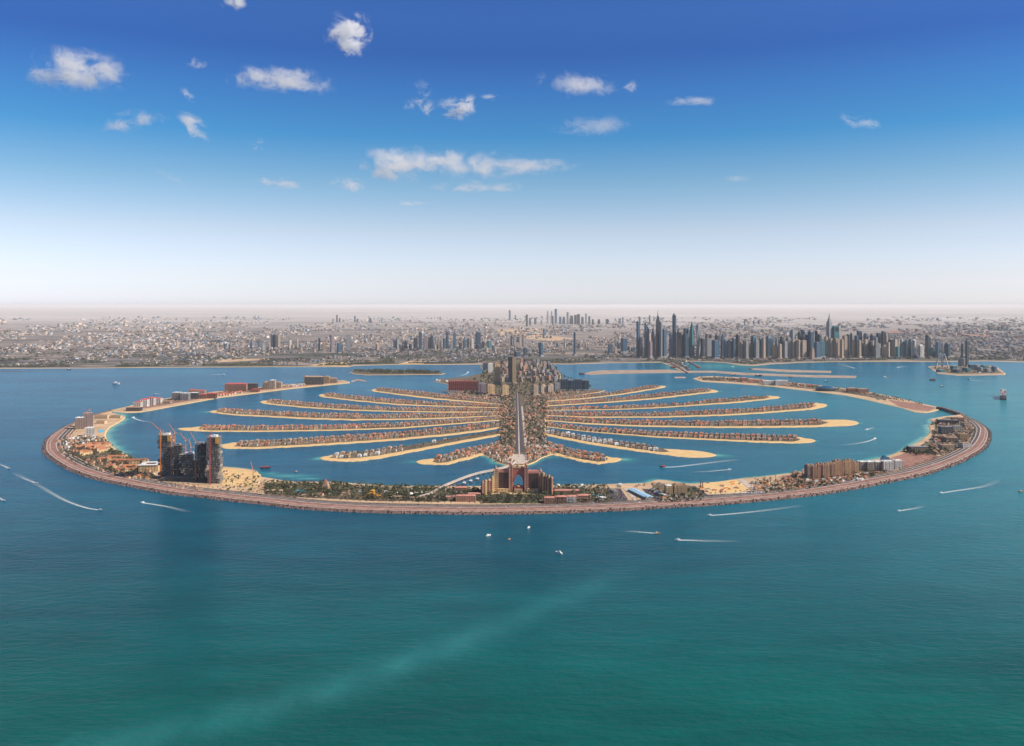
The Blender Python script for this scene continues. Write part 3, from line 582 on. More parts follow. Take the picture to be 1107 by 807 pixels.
cluster([(706,524),(722,524),(745,527),(758,533),(752,541),(718,543)], 20, 'around the yellow apartment blocks', .7, [1, 3, 0])
cluster([(846,520),(872,518),(872,530),(848,532)], 18, 'left of the villa rows on the crescent', .8, [1, 4])
cluster([(222,428),(262,423.5),(262,426),(225,431)], 24, 'below the big red roofed hotel on the upper left arm', 1.0, [6])
cluster([(305,417),(330,416),(330,418),(305,420)], 18, 'between the towers on the upper left arm', .9, [5, 1])
cluster([(240,510),(282,517),(284,534),(245,532)], 26, 'on the building site right of the unfinished towers', .55, [1, 3, 0])
cluster([(170,522),(240,530),(240,536),(180,528)], 18, 'in front of the unfinished towers', .55, [1, 3, 0])
cluster([(1034,399.5),(1076,400),(1078,404),(1034,404.4),(1020,402)], 18, 'on the island of the observation wheel', 1.2, [3, 5])
cluster([(470,411),(484,411.5),(484,414.5),(472,413.5)], 6, 'on the sandy point beside the red hotel', 1.0, [5])
# trees
trees([(286,523),(360,524),(420,527),(500,528.5),(522,531),(522,543),(470,544),(400,542.8),(320,539),(286,536)], 1250, 'in the palm park on the near side of the crescent', .45)
trees([(520,536),(604,536),(604,545.5),(520,545.5)], 330, 'in the garden before the arched hotel', .6)
trees([(598,527),(656,526.5),(664,545),(598,545.5)], 260, 'beside the pools right of the arched hotel', .6)
trees([(704,531),(760,530),(762,543),(712,546)], 110, 'around the yellow apartment blocks on the crescent', .4)
trees([(66,478),(110,474),(140,500),(168,520),(130,518),(90,506),(66,495)], 330, 'on the left lobe of the crescent', .5)
trees([(118,486),(146,497),(160,501),(140,501),(118,492)], 90, 'behind the beach on the left lobe of the crescent', .6)
trees([(812,522),(850,517),(905,520),(945,512),(960,512),(930,523),(880,530),(826,537)], 150, 'along the rows of small villas on the crescent', .5)
trees([(978,486),(1010,484),(1012,493),(990,494),(975,491)], 110, 'around the dark grove on the right lobe', .2, 1.2)
trees([(1006,458),(1045,455),(1056,468),(1050,482),(1026,494),(1004,500),(1002,490),(1010,470)], 190, 'on the right lobe of the crescent', .4)
trees([(541,428),(557,428),(557,492),(524,492),(541,474)], 480, 'left of the central spine road', .3, 1.05)
trees([(566,428),(591,430),(592,488),(570,498)], 480, 'right of the central spine road', .3, 1.05)
trees([(524,396),(600,396),(606,405),(640,420),(600,428),(500,428),(486,418),(520,408)], 1100, 'among the apartment blocks on the trunk', .2, 1.6)
trees([(750,408.6),(790,409),(800,412.8),(757,411.8)], 150, 'at the tip of the upper right arm', .3)
trees([(775,408.8),(850,414),(885,418),(884,421),(850,418),(800,413)], 150, 'on the built-up middle of the upper right arm', .3)
trees([(150,438),(221,427),(327,416.6),(360,413.4),(327,417.4),(240,427),(170,439)], 160, 'along the upper left arm', .4)
trees([(845,516),(925,509),(965,505),(955,514),(900,526),(850,531)], 110, 'around the tan domed apartment towers', .5)
trees([(880,417.5),(908,420.5),(906,424.5),(882,421.5)], 90, 'around the dark domed building', .3)
trees([(940,425.6),(975,432),(1000,437.8),(998,439.5),(970,434),(940,427.6)], 60, 'along the sea wall of the upper right arm', .3)
trees([(380,401.4),(420,401.3),(462,401.8),(479,403.9),(470,404.7),(400,404.6),(384,403.4)], 420, 'on the low green islet', .3, 1.8)
trees([(1014,398),(1076,398),(1082,403.6),(1034,404.8),(1016,402.8)], 70, 'on the island of the observation wheel', .3, 1.4)
trees([(240,512),(286,518),(286,536),(245,534)], 40, 'on the building site right of the unfinished towers', .4)
for i in range(lo, hi):
    seg = np.linalg.norm(oa[i + 1] - oa[i]); nn = max(1, int(seg / 22))
    for k in range(nn):
        p = oa[i] + (oa[i + 1] - oa[i]) * k / nn + inw[i] * (wfac(i) + 38.5 + random.uniform(-1.5, 1.5))
        if random.random() < .7: TREES.append((p[1], p[0], 3.8, 'palm', random.uniform(.8, 1.1), 'lining the ring road of the crescent'))

# ---------------------------------------------------------------- villas
WALLC = [M['cream'], M['cream'], M['villawall'], M['villawall'], M['cream'], M['white'], M['villawall']]
def villa_parts(v):
    w, r = MB(), MB()
    w.col = (1, 1, 1)
    fl = v in (5,)
    dims = [(17, 12, 8), (15, 13, 8.5), (18, 11, 7.5), (14, 14, 8), (16, 12, 9), (16, 13, 8), (19, 13, 9)][v]
    w.box(0, 0, -1, dims[0], dims[1], dims[2] + 1); w.box(-dims[0] * .35, -dims[1] * .55, -1, 7, 7, 5.5); w.box(dims[0] * .30, -dims[1] * .5, -1, 5, 5, dims[2] * .85 + 1)
    if fl:
        r.box(0, 0, dims[2], dims[0] + .8, dims[1] + .8, .7); r.box(2, 1, dims[2] + .7, 5, 5, 2)
    else:
        r.hip(0, 0, dims[2], dims[0] + 1.6, dims[1] + 1.6, 4.2); r.hip(-dims[0] * .35, -dims[1] * .55, 4.5, 8, 8, 2); r.hip(dims[0] * .30, -dims[1] * .5, dims[2] * .85, 6, 6, 2.2)
    for a in (-.25, .05, .3): r.box(dims[0] * a, dims[1] * .2, dims[2] + 1.2, 1.2, 1.2, 2.5)
    return w, r
VM = []
ROOFM = [M['terracotta'], M['tanroof'], M['tanroof'], M['greyroof'], M['terracotta'], M['white'], M['redroof']]
VIL_ADJ = ['red-brown roofed', 'tan roofed', 'wide tan roofed', 'grey roofed', 'tall red-brown roofed', 'flat white roofed', 'bright red roofed']
for v in range(7):
    w, r = villa_parts(v); VM.append((w, r, w.mesh('villa', [WALLC[v]]), r.mesh('roof', [ROOFM[v]])))
VILLAS.sort(key=lambda t: t[0]); stuffm = MB()
for i, (y, x, z, rz, v, s, lab) in enumerate(VILLAS):
    if i < 300:
        o = bpy.data.objects.new('villa', VM[v][2]); COL.objects.link(o); o.location = (x, y, z); o.rotation_euler = (0, 0, rz); o.scale = (s, s, s)
        r = bpy.data.objects.new('roof', VM[v][3]); COL.objects.link(r); r.parent = o
        if isinstance(lab, tuple):
            side, nm, row, k = lab
            put(o, f'{VIL_ADJ[v]} villa, {side} side, {nm} frond, {row} row, {ordw(k)} from tip', 'villa', 'villas in rows along the palm fronds')
        else: put(o, f'{VIL_ADJ[v]} villa {lab}', 'villa', f'{VIL_ADJ[v]} villas {lab}')
    else:
        wt = random.choice([(.56, .40, .27), (.64, .50, .37), (.46, .32, .22), (.58, .43, .30)]) if v != 5 else (.7, .68, .64)
        g = random.uniform(.75, 1.25)
        rt = {0: (.40, .165, .10), 1: (.34, .225, .16), 2: (.28, .18, .13), 3: (.20, .18, .18), 4: (.44, .165, .10), 5: (.7, .68, .65), 6: (.5, .10, .08)}[v]
        stuffm.merge(VM[v][0], (x, y, z), rz, s, wt); stuffm.merge(VM[v][1], (x, y, z), rz, s, tuple(c * g for c in rt))
stuffm.build('villas', M['tinted'], kind='stuff', label='close rows of tan and red roofed villas on the farther fronds', group='villas in rows along the palm fronds')

# ---------------------------------------------------------------- trees
def palm_crown():
    b = MB()
    for k in range(11):
        a = k * 2 * math.pi / 11 + random.uniform(-.2, .2); L = random.uniform(3.8, 5.2); dx, dy = math.cos(a), math.sin(a); px, py = -dy * .75, dx * .75
        zt = random.uniform(9.4, 10.3); zm = zt + 1.1; ze = zt - random.uniform(.8, 2.6)
        b.add([(0, 0, zt), (dx * L * .5 + px, dy * L * .5 + py, zm), (dx * L * .5 - px, dy * L * .5 - py, zm), (dx * L, dy * L, ze)], [(0, 2, 1), (1, 2, 3)])
    return b
def broad_crown(seed):
    b = MB(); rr = random.Random(seed); cl = [(rr.uniform(-3, 3), rr.uniform(-3, 3), rr.uniform(5, 8.5), rr.uniform(1.8, 3.0)) for _ in range(6)]
    for cx, cy, cz, cr_ in cl:
        for _ in range(20):
            d = Vector((rr.gauss(0, 1), rr.gauss(0, 1), rr.gauss(0, 1))).normalized() * cr_ * rr.uniform(.6, 1.05); p = Vector((cx, cy, cz)) + d; s = rr.uniform(.5, 1.2)
            q = Vector((rr.gauss(0, 1), rr.gauss(0, 1), rr.gauss(0, 1))).normalized(); t = q.cross(d).normalized()
            b.add([p - q * s, p + t * s, p + q * s, p - t * s], [(0, 1, 2, 3)])
    return b
pt = MB(); pt.cyl(0, 0, -1, .45, 10.6, 6, .28)
bt = MB(); bt.cyl(0, 0, -1, .6, 5.5, 6, .35); bt.bar((0, 0, 4), (2, .6, 6.6), .4, t2=.15); bt.bar((0, 0, 4), (-1.8, 1, 6.8), .4, t2=.15); bt.bar((0, 0, 4), (.2, -2, 6.4), .35, t2=.15)
PC = [palm_crown() for _ in range(4)]; BC = [broad_crown(s) for s in range(5)]
pm = [c.mesh('crown', [M['palmleaf']]) for c in PC]; bm_ = [c.mesh('crown', [M['leaf']]) for c in BC]; ptm, btm = pt.mesh('trunk', [M['trunk']]), bt.mesh('trunk', [M['trunk']])
TREES.sort(key=lambda t: t[0]); cnt = {'palm': 0, 'broad': 0}; stf = {'palm': MB(), 'broad': MB()}
for (y, x, z, kind, s, where) in TREES:
    cnt[kind] += 1; k = random.randrange(4)
    if kind == 'palm': s *= 1.15
    if cnt[kind] <= (290 if kind == 'palm' else 280):
        nm = 'palm_tree' if kind == 'palm' else 'broadleaf_tree'
        o = empty(nm, (x, y, z), random.random() * 6.28); o.scale = (s, s, s)
        for n2, mm in (('trunk', ptm if kind == 'palm' else btm), ('crown', (pm if kind == 'palm' else bm_)[k])):
            c = bpy.data.objects.new(n2, mm); COL.objects.link(c); c.parent = o
        if kind == 'palm': put(o, f'small palm tree {where}', 'palm tree', f'palm trees {where}')
        else: put(o, f'bushy dark green tree {where}', 'tree', f'bushy trees {where}')
    else:
        g = random.uniform(.55, 1.5); c = (.055 * g, .07 * g, .028 * g)
        src = (PC if kind == 'palm' else BC)[k]; stf[kind].merge(src, (x, y, z), random.random() * 6.28, s, c)
        stf[kind].merge(pt if kind == 'palm' else bt, (x, y, z), 0, s, (.14, .09, .055))
stf['palm'].build('palm_trees', M['tinted'], kind='stuff', label='farther palm trees among the villas and roads'); stf['broad'].build('broadleaf_trees', M['tinted'], kind='stuff', label='farther dark green trees among the villas and roads')
# ---------------------------------------------------------------- buildings
STYLE = {'blue': 'blue glass', 'dark': 'dark glass', 'teal': 'teal glass', 'tan': 'tan', 'white': 'white', 'grey': 'grey', 'yellow': 'yellow', 'pink': 'pink', 'red': 'dark red', 'purple': 'mauve'}
SHAPEW = {'slab': 'flat topped', 'point': 'pointed', 'setback': 'stepped', 'round': 'rounded', 'wedge': 'slant topped', 'open': 'open crowned', 'twist': 'twisted', 'spire': 'spired', 'mech': 'boxy', 'dome': 'domed'}
def tower_parts(shape, w, d, h):
    s, c, pd = MB(), MB(), MB(); cname = 'crown'
    pd.box(0, 0, -1, w * 1.35, d * 1.35, min(22, h * .12) + 1)
    if shape == 'slab': s.box(0, 0, 0, w, d, h * .97); s.box(w * .1, d * .06, 0, w * .55, d * 1.06, h * .95); c.box(0, 0, h * .97, w * .6, d * .6, h * .03); cname = 'plant_room'
    elif shape == 'mech': s.box(0, 0, 0, w, d, h * .92); s.box(0, 0, 0, w * .4, d * 1.08, h * .90); c.box(-w * .1, 0, h * .92, w * .7, d * .7, h * .08); cname = 'plant_room'
    elif shape == 'point': s.box(0, 0, 0, w, d, h * .72); s.box(0, 0, h * .72, w * .86, d * .86, h * .1, tw=.85, td=.85); c.hip(0, 0, h * .82, w * .7, d * .7, h * .18)
    elif shape == 'spire': s.box(0, 0, 0, w, d, h * .78, tw=.92, td=.92); s.box(0, 0, h * .78, w * .7, d * .7, h * .08, tw=.6, td=.6); c.cyl(0, 0, h * .86, w * .18, h * .14, 6, 0); cname = 'spire'
    elif shape == 'setback': s.box(0, 0, 0, w, d, h * .6); s.box(w * .04, 0, h * .6, w * .78, d * .78, h * .25); c.box(w * .06, 0, h * .85, w * .5, d * .5, h * .15)
    elif shape == 'round': s.cyl(0, 0, 0, w * .52, h * .95, 14, mi=0, ry=d * .52); c.dome(0, 0, h * .95, w * .4, h * .05, 12)
    elif shape == 'dome': s.box(0, 0, 0, w, d, h * .86); s.cyl(0, 0, h * .86, w * .42, h * .05, 12); c.dome(0, 0, h * .91, w * .4, h * .09, 12); cname = 'dome'
    elif shape == 'wedge': s.box(0, 0, 0, w, d, h * .84); s.add([(-w / 2, -d / 2, h * .84), (w / 2, -d / 2, h * .84), (w / 2, d / 2, h * .84), (-w / 2, d / 2, h * .84), (-w / 2, -d / 2, h), (-w / 2, d / 2, h)], [(0, 1, 4), (1, 2, 5, 4), (2, 3, 5), (3, 0, 4, 5)]); c.box(-w * .42, 0, h * .985, w * .1, d * .9, h * .03)
    elif shape == 'open':
        s.box(0, 0, 0, w, d, h * .82)
        for a in (-1, 1): c.box(a * w * .42, 0, h * .82, w * .14, d, h * .14)
        c.box(0, 0, h * .96, w * .98, d, h * .04); cname = 'roof_frame'
    elif shape == 'twist':
        n = 14
        for i in range(n): s.box(0, 0, h * i / n, w * .86, d * .86, h / n, rz=i * .11)
        c.box(0, 0, h, w * .5, d * .5, h * .03, rz=n * .11)
    return s, pd, c, cname
CR_MAT = {'blue': 'greyroof', 'bluefin': 'greyroof', 'dark': 'greyroof', 'teal': 'greyroof', 'tan': 'tanroof', 'white': 'white', 'grey': 'greyroof', 'yellow': 'tanroof', 'pink': 'pinkroof', 'red': 'redroof', 'purple': 'greyroof'}
def tower(u0, u1, vt, vb, shape, style, label, cat='tower', name='tower', group=None, rz=None, depth=None, podium=True, parts=True):
    x, y, _ = P((u0 + u1) / 2, vb); pxm = F / y; wpx = (u1 - u0) / pxm; rz = random.uniform(.25, .7) if rz is None else rz
    asp = 1.0 if depth is None else depth / wpx
    w = wpx / (abs(math.cos(rz)) + asp * abs(math.sin(rz))) if rz else wpx; d = w * asp
    h = (vb - vt) / pxm; s, pd, c, cn = tower_parts(shape, w, d, h)
    o = s.build(name, FA[style], loc=(x, y + d / 2, 2.2), rz=rz, label=label, cat=cat, group=group)
    if parts:
        if podium: pd.build('podium', FA['tan' if style in ('tan', 'yellow', 'pink', 'white') else 'grey'], o)
        c.build(cn, M[CR_MAT[style]] if shape not in ('point', 'open') else FA[style], o)
    return o
# marina skyline (pixels: left, right, top, base)
MAR = [(688.7,691.4,347.5,'slab','blue'),(691.4,694.4,364.5,'slab','dark'),(697.4,701.4,350,'wedge','blue'),(701,705,368.5,'mech','purple'),(704.7,708.4,352,'point','grey'),(709.8,713,334.5,'spire','dark'),(713,716.4,347.5,'round','grey'),(716,720.4,356,'slab','blue'),(724.3,727.4,360.5,'slab','blue'),(727.2,731.4,339,'round','blue'),(732.4,737,357,'mech','grey'),(737.4,739.6,362,'slab','dark'),(739.8,744.2,355.5,'open','blue'),(746.2,750.6,347,'point','teal'),(753,758,352,'twist','grey'),(758,761.4,366,'slab','dark'),(763.5,769.5,361.5,'open','grey'),(770.2,773.6,368,'slab','tan'),(773.7,777.9,361.2,'mech','dark'),(700.5,703.5,360,'slab','tan'),(743.5,746.5,365,'slab','tan'),(733,735.5,366,'slab','tan')]
MAR2 = [(771,777,368,'slab','blue'),(780,783.4,360,'point','blue'),(783.4,787,368,'slab','blue'),(787.6,791,367.5,'mech','grey'),(790.5,795.2,374,'slab','tan'),(792,795,366,'slab','blue'),(796.2,799.6,362,'slab','dark'),(799.4,804.2,370,'setback','tan'),(803.5,805.6,368.5,'slab','dark'),(805.4,809,369,'mech','grey'),(809,812.3,372,'slab','tan'),(812.6,817,363.5,'slab','teal'),(817,820.4,367,'mech','grey'),(820,823.6,364,'point','blue'),(824,827.6,366,'slab','tan'),(828.5,836,361.5,'point','blue'),(835.8,838.9,374,'slab','yellow'),(838.7,842.8,367,'mech','grey'),(842.4,845,372,'slab','tan'),(844,847.4,364,'slab','dark'),(847,851.2,369,'slab','grey'),(851,855.4,365,'mech','grey'),(855,860.4,357,'slab','grey'),(856,860,367,'slab','tan'),(861,866.3,367.5,'round','tan'),(863.4,866.6,359,'slab','dark'),(866,870,357,'open','blue'),(866.8,871.6,368,'slab','tan'),(871,874.6,362,'slab','blue'),(875,880,357,'mech','blue'),(877,880.5,376,'setback','tan'),(882,885.2,358.3,'wedge','dark'),(885,888.2,362,'slab','blue'),(881.5,886.5,370,'slab','blue'),(886.6,891.6,369,'slab','teal'),(892,895,364,'slab','tan'),(894.8,899.8,338,'spire','grey'),(897.2,900.4,366,'slab','tan'),(900.8,907.2,353,'open','teal'),(901.5,908,366,'mech','tan'),(909.3,911.9,367,'slab','tan'),(912,916,363,'slab','tan'),(916,919.4,361.5,'slab','dark'),(919.8,923.8,360.3,'mech','grey'),(922,925,368,'slab','tan'),(924.7,928.2,363.2,'slab','blue'),(927.6,931.8,358.4,'open','blue'),(928,931,368,'slab','tan'),(931.7,934.4,371,'slab','dark'),(934.2,940,360.2,'round','grey'),(935,938.4,367,'slab','tan'),(940,943,369,'slab','dark'),(942,946.6,361,'mech','blue'),(942.8,946,368.5,'slab','tan'),(946.5,949,365,'slab','grey'),(948.6,952,360,'slab','dark'),(947.5,952,371.5,'slab','grey'),(954,957.4,358.2,'slab','blue'),(957,959.8,360,'mech','tan'),(955,958.6,373,'slab','tan'),(959.5,962,370,'slab','tan'),(961.5,965,366,'mech','dark'),(964.8,967,369,'slab','tan'),(966.6,970.4,367,'slab','tan'),(969,973,375,'slab','teal'),(970.5,973,368,'slab','grey'),(973.5,978,365,'point','grey'),(979,981.8,368,'slab','teal'),(975.6,983.4,376.5,'slab','teal'),(983.8,987.4,366.5,'slab','grey'),(987,991.4,367.5,'round','white'),(994,998.6,373,'mech','white'),(1002.2,1006.2,362.8,'wedge','dark'),(1006,1013,376,'slab','teal'),(1012.5,1016,370,'slab','blue'),(1022.8,1027.8,371,'mech','blue')]
special = {709.8: 'tallest spired dark tower at the left of the marina skyline', 727.2: 'very tall rounded blue tower right of the spired dark one', 746.2: 'pointed teal glass tower beside the twisted tower', 753: 'twisted grey tower with a bright sunlit edge', 894.8: 'slim pale grey tower with the tall spire above the beach', 900.8: 'teal tower with an open roof frame beside the slim spire', 828.5: 'broad dark blue pointed tower in the marina middle'}
allm = sorted([(t, 387.3) for t in MAR] + [(t, 388.6 if t[1] < 890 else 387.2) for t in MAR2], key=lambda q: (q[0][0] + q[0][1]))
for i, (t, vb) in enumerate(allm):
    u0, u1, vt, shp, st = t; vb2 = vb - (1.0 if vt < 363 and t not in MAR[:15] else 0) + random.uniform(-.3, .3)
    lab = special.get(u0) or f'{SHAPEW[shp]} {STYLE[st]} tower, {ordw(i + 1)} from the left along the marina skyline'
    tower(u0 - .5, u1 + .5, vt, vb2, shp, st, lab, 'skyscraper', 'skyscraper', 'towers of the marina skyline')
# low domed hall on the marina beach
o = empty('beach_hall', (*P(990.5, 388.6)[:2], 2)); put(o, 'low dark domed hall on the beach below the white marina towers', 'hall')
b = MB(); b.dome(0, 0, 0, 48, 62, 16, 5); b.build('dome', FA['dark'], o); b = MB(); b.box(0, -30, 0, 100, 40, 9); b.build('base_wing', FA['grey'], o)
BG = [  # left and centre skyline: u0,u1,top,base,shape,style
 (292.6,295.4,362.3,377.3,'slab','dark'),(295.8,298.8,362.3,377.3,'slab','dark'),(299.5,302.7,362.5,377,'slab','tan'),(343.8,346,366,381.5,'slab','dark'),(348,352,370.5,382,'mech','tan'),(357,360.5,362.6,381,'mech','purple'),(364.3,368,371.7,382.5,'slab','blue'),(374,378.6,362.5,379.6,'slab','grey'),
 (425,427.6,368,378,'slab','blue'),(428,431.6,368,378,'slab','grey'),(434.6,436.9,370,378,'slab','blue'),(437.5,440.2,368.5,378,'mech','dark'),(442,445,373,378,'slab','blue'),(447,451.2,366,378.3,'slab','dark'),(452.6,455.8,358.3,379.8,'mech','blue'),(457.8,462,364,379.5,'slab','purple'),(463,466,365,379,'slab','dark'),(465,468.4,360.8,379,'setback','dark'),(470,472.2,368,379,'slab','grey'),(473.6,475.6,368,379,'slab','tan'),(476.5,479,368.2,379,'slab','white'),(479,481.4,366,379,'mech','blue'),(482,484.7,356.3,378.6,'spire','blue'),(489.9,492.7,356.3,378.6,'spire','blue'),(487,489,370,379,'slab','grey'),(496,499,371,379,'mech','dark'),(500.8,503.3,364.6,378.2,'point','blue'),(504.8,506.8,366.8,378,'slab','dark'),(509,512,367,378,'slab','white'),(514,519.4,359.6,377,'slab','blue'),(514,520.6,374,378.6,'slab','dark'),(520.8,523.4,369.4,378,'mech','dark'),(527,531,369.4,378,'slab','teal'),
 (551.9,553.5,364,375,'slab','dark'),(555,557.8,368,375,'slab','grey'),(559,560.6,365,374.5,'slab','blue'),(561,563,363.5,375,'mech','tan'),(565,566.9,364,374.5,'slab','grey'),(583,587,371.5,386,'slab','blue'),(619.8,622.8,359,385,'round','blue'),(657.8,662,373,383.5,'slab','blue'),(671.8,678,366.5,382,'slab','blue'),(664,667,376,382.5,'mech','tan'),(566,570,377,386,'slab','dark'),(556,562,381,387,'mech','blue'),
 (234,236,372,378,'slab','tan'),(245,247.4,371,377.5,'slab','white'),(213,215,370,376,'slab','tan'),(262,265,370,376.5,'slab','tan'),(272,275,369,376,'slab','grey'),(312,315,369,377,'slab','white'),(320,322,367,376,'slab','tan'),(406,410,373,379,'mech','tan'),(190,193,370,376,'slab','tan'),(204,206,370.5,376,'slab','white')]
for i, t in enumerate(sorted(BG, key=lambda q: q[0])):
    tower(t[0] - .25, t[1] + .25, t[2] - .6, t[3], t[4], t[5], f'{SHAPEW[t[4]]} {STYLE[t[5]]} tower, {ordw(i + 1)} from the left among the inland towers', 'tower', 'city_tower', 'inland towers behind the coast')
XS = []
for i in range(60):
    u = random.choice([random.gauss(480, 32), random.gauss(600, 40), random.gauss(300, 60), random.uniform(660, 700)]); v = random.uniform(376, 381.5); hh_ = random.uniform(3, 8.5); st = random.choice(['dark', 'blue', 'grey', 'tan', 'blue', 'purple']); shp = random.choice(['slab', 'mech', 'setback', 'wedge'])
    tower(u - random.uniform(.8, 1.5), u + random.uniform(.8, 1.5), v - hh_, v, shp, st, f'lesser {STYLE[st]} {SHAPEW[shp]} block among the inland towers', 'tower', 'city_block_tower', f'lesser {STYLE[st]} {SHAPEW[shp]} blocks among the inland towers', podium=False)
FAR = [(359,361.2,344.5,349),(363.2,365,340.5,348.7),(366,368,343.3,348.7),(382.7,384.5,340.3,348.7),(385.3,387.4,344,348.8),(398,401.6,343.3,349.3),(411.5,413.6,343.5,349.3),(475.5,477,341.5,347),(550,552.2,335.3,345.5),(556.5,558,341,346),(568.5,570.6,340,353),(572,574,344,352),(591.1,593.2,334.3,350),(595.5,597.2,334.4,350),(596.8,598.4,341,352.5),(599.6,602.2,333.8,350.2),(604.4,607,342.5,351),(608,611,341.3,351),(612.6,615.5,337.2,351),(616,619.8,340,351),(620.8,623.6,340,351),(624,627,339,351),(628.4,631,341,351),(632.8,634.2,339,350),(636,638.2,342,351),(639.8,642.2,344,351.4),(669,671.2,344,350.6),(672.8,674.9,342.5,351),(587,588.9,353,366),(584.5,586.5,345,351.5),(577.5,580,343.5,351),(646,649,344.5,351),(655,658,345,351),(690.5,692.6,342,352),(701.6,703.2,341,351.6),(804.5,806,345,352),(814,816,346,351),(819.5,821.5,346,351),(1069,1071.4,352,357.6),(1078.6,1082,352.6,357.8),(1083,1086.4,351.2,357.6),(1088.4,1090,352.5,357.3),(945,948,350.6,354),(953,956,351,354),(990,993,355,359)]
for i, t in enumerate(sorted(FAR, key=lambda q: q[0])):
    tower(t[0], t[1], t[2], t[3], random.choice(['slab', 'mech', 'point', 'setback', 'wedge']), random.choice(['dark', 'blue', 'grey']), f'hazy grey tower far on the desert horizon, {ordw(i + 1)} from the left', 'tower', 'distant_tower', 'distant towers in the haze', parts=False)
# trunk buildings
TB = [(484.6,516.8,412.4,424.2,'slab','red','long dark red hotel with close vertical fins on the trunk',40,0),(516.6,525.6,414.6,426.4,'mech','purple','mauve apartment block right of the long red hotel',60,.1),(525.6,535,416,427.5,'mech','yellow','yellow block between the mauve block and the spine',60,.25),(541.6,549.8,416.5,429,'mech','yellow','yellow block just left of the spine road',50,.25),
 (549.4,554,385.5,417,'slab','dark','tall dark half of the twin tower behind the spine',60,0),(554,558,386.5,417,'slab','yellow','tall yellow half of the twin tower behind the spine',60,0),(534,540.8,392.5,416,'mech','yellow','tall yellow slab left of the twin tower',40,.2),(527.3,533,393,404,'slab','white','white tower with dark stripes at the top of the trunk',30,.2),(522,527,392.8,401,'slab','blue','dark blue block at the far left of the trunk',40,.2),
 (575.4,582.4,416.5,428,'mech','tan','tan block just right of the spine road',50,.3),(583.6,590.6,416,426,'dome','tan','left domed tan apartment block right of the spine',50,.3),(591,598.8,415.4,426,'dome','tan','right domed tan apartment block beside the blue apartments',50,.3),(599,605.6,414.5,424.5,'slab','grey','grey block touching the blue apartments',50,.2),
 (606,613.8,410.4,423,'slab','bluefin','first from the left of the blue apartment slabs',45,0),(614,621.6,411,423,'mech','bluefin','second from the left of the blue apartment slabs',45,0),(621.8,629.2,410.6,423,'slab','bluefin','third from the left of the blue apartment slabs',45,0),(629.4,636.8,411.2,423,'mech','bluefin','last on the right of the blue apartment slabs',45,0)]
for u0, u1, vt, vb, shp, st, lab, dep, rz in TB:
    tower(u0, u1, vt, vb, shp, st, lab, 'apartments' if st != 'red' else 'hotel', 'hotel' if st == 'red' else 'apartment_block', 'large buildings on the trunk', rz=rz, depth=dep)
SN = {'slab': 'flat topped', 'mech': 'boxy', 'dome': 'domed', 'setback': 'stepped'}; pl = []; k = 0
while len(pl) < 74 and k < 4000:
    k += 1; side = 'left' if random.random() < .26 else 'right'; v = random.uniform(393.6, 414); u = random.uniform(541.5, 549) if side == 'left' else random.uniform(560.5, min(606, 592 + (v - 393) * .75)); w_ = random.uniform(2.6, 5.2)
    if v < 397 and side == 'right' and u > 590: continue
    if any(abs(u - a_) < 3.4 and abs(v - b_) < 1.9 for a_, b_ in pl): continue
    pl.append((u, v)); st = random.choice(['tan', 'tan', 'grey', 'purple', 'pink', 'dark']); shp = random.choice(['mech', 'dome', 'slab', 'setback'])
    tower(u - w_ / 2, u + w_ / 2, v - random.uniform(2.6, 6.2), v, shp, st, f'{SN[shp]} {STYLE[st]} apartment block {side} of the road up the trunk', 'apartments', 'apartment_block', f'{SN[shp]} {STYLE[st]} apartment blocks {side} of the trunk road', depth=random.uniform(30, 80))
# crescent blocks with modelled bays
def bays_block(u0, u1, vt, vb, dep, wall, roofm, label, cat, name='apartment_block', bay=9.0, group=None, rz=0.0, roof='flat', fl=3.6, turret=False, extra=None):
    x, y, _ = P((u0 + u1) / 2, vb); w = (u1 - u0) * y / F; h = (vb - vt) * y / F
    o = empty(name, (x, y + dep / 2, 3.2), rz); put(o, label, cat, group)
    wl_, bl, rf = MB(), MB(), MB(); h2 = h * (.86 if roof != 'flat' else .95)
    wl_.box(0, 0, -1, w, dep, h2 + 1)
    n = max(2, int(w / bay)); st = w / n
    for i in range(n):
        cx = -w / 2 + st * (i + .5)
        for k_ in range(1, max(2, int(h2 / fl))):
            bl.box(cx, -dep / 2 - .9, k_ * fl, st * .62, 1.8, .9, bottom=True)
        wl_.box(-w / 2 + st * i, -dep / 2 - 1.0, -1, st * .16, 2.2, h2 + 1)
    wl_.box(w / 2, -dep / 2 - 1.0, -1, st * .16, 2.2, h2 + 1)
    m_ = max(1, int(dep / bay))
    for i in range(m_ + 1):
        for sx in (-1, 1): wl_.box(sx * (w / 2 + .6), -dep / 2 + dep * i / m_, -1, 1.6, 1.6, h2 + 1)
    if roof == 'hip': rf.hip(0, 0, h2, w + 2, dep + 2, h - h2)
    elif roof == 'domes':
        rf.box(0, 0, h2, w * .9, dep * .9, h * .03)
        for cx in (np.linspace(-w * .36, w * .36, max(2, int(w / 16)))): rf.cyl(cx, -dep * .25, h2, 5, h * .05, 8); rf.dome(cx, -dep * .25, h2 + h * .05, 5, h * .09, 8)
    else:
        rf.box(0, 0, h2, w + .8, dep + .8, 1.2); rf.box(-w * .15, 0, h2 + 1.2, w * .25, dep * .4, h - h2)
        for q in range(int(w / 8)): rf.box(random.uniform(-.42, .42) * w, random.uniform(-.4, .4) * dep, h2 + 1.2, 3, 3, 2)
    wl_.build('walls', wall, o); bl.build('balconies', M['cream'] if wall not in (FA['white'],) else M['white'], o); rf.build('roof', roofm, o)
    return o
bays_block(80.6, 88.8, 452, 465, 32, FA['purple'], M['white'], 'mauve tower block with a white roof on the left lobe', 'tower', 'tower_block', rz=.35, fl=4)
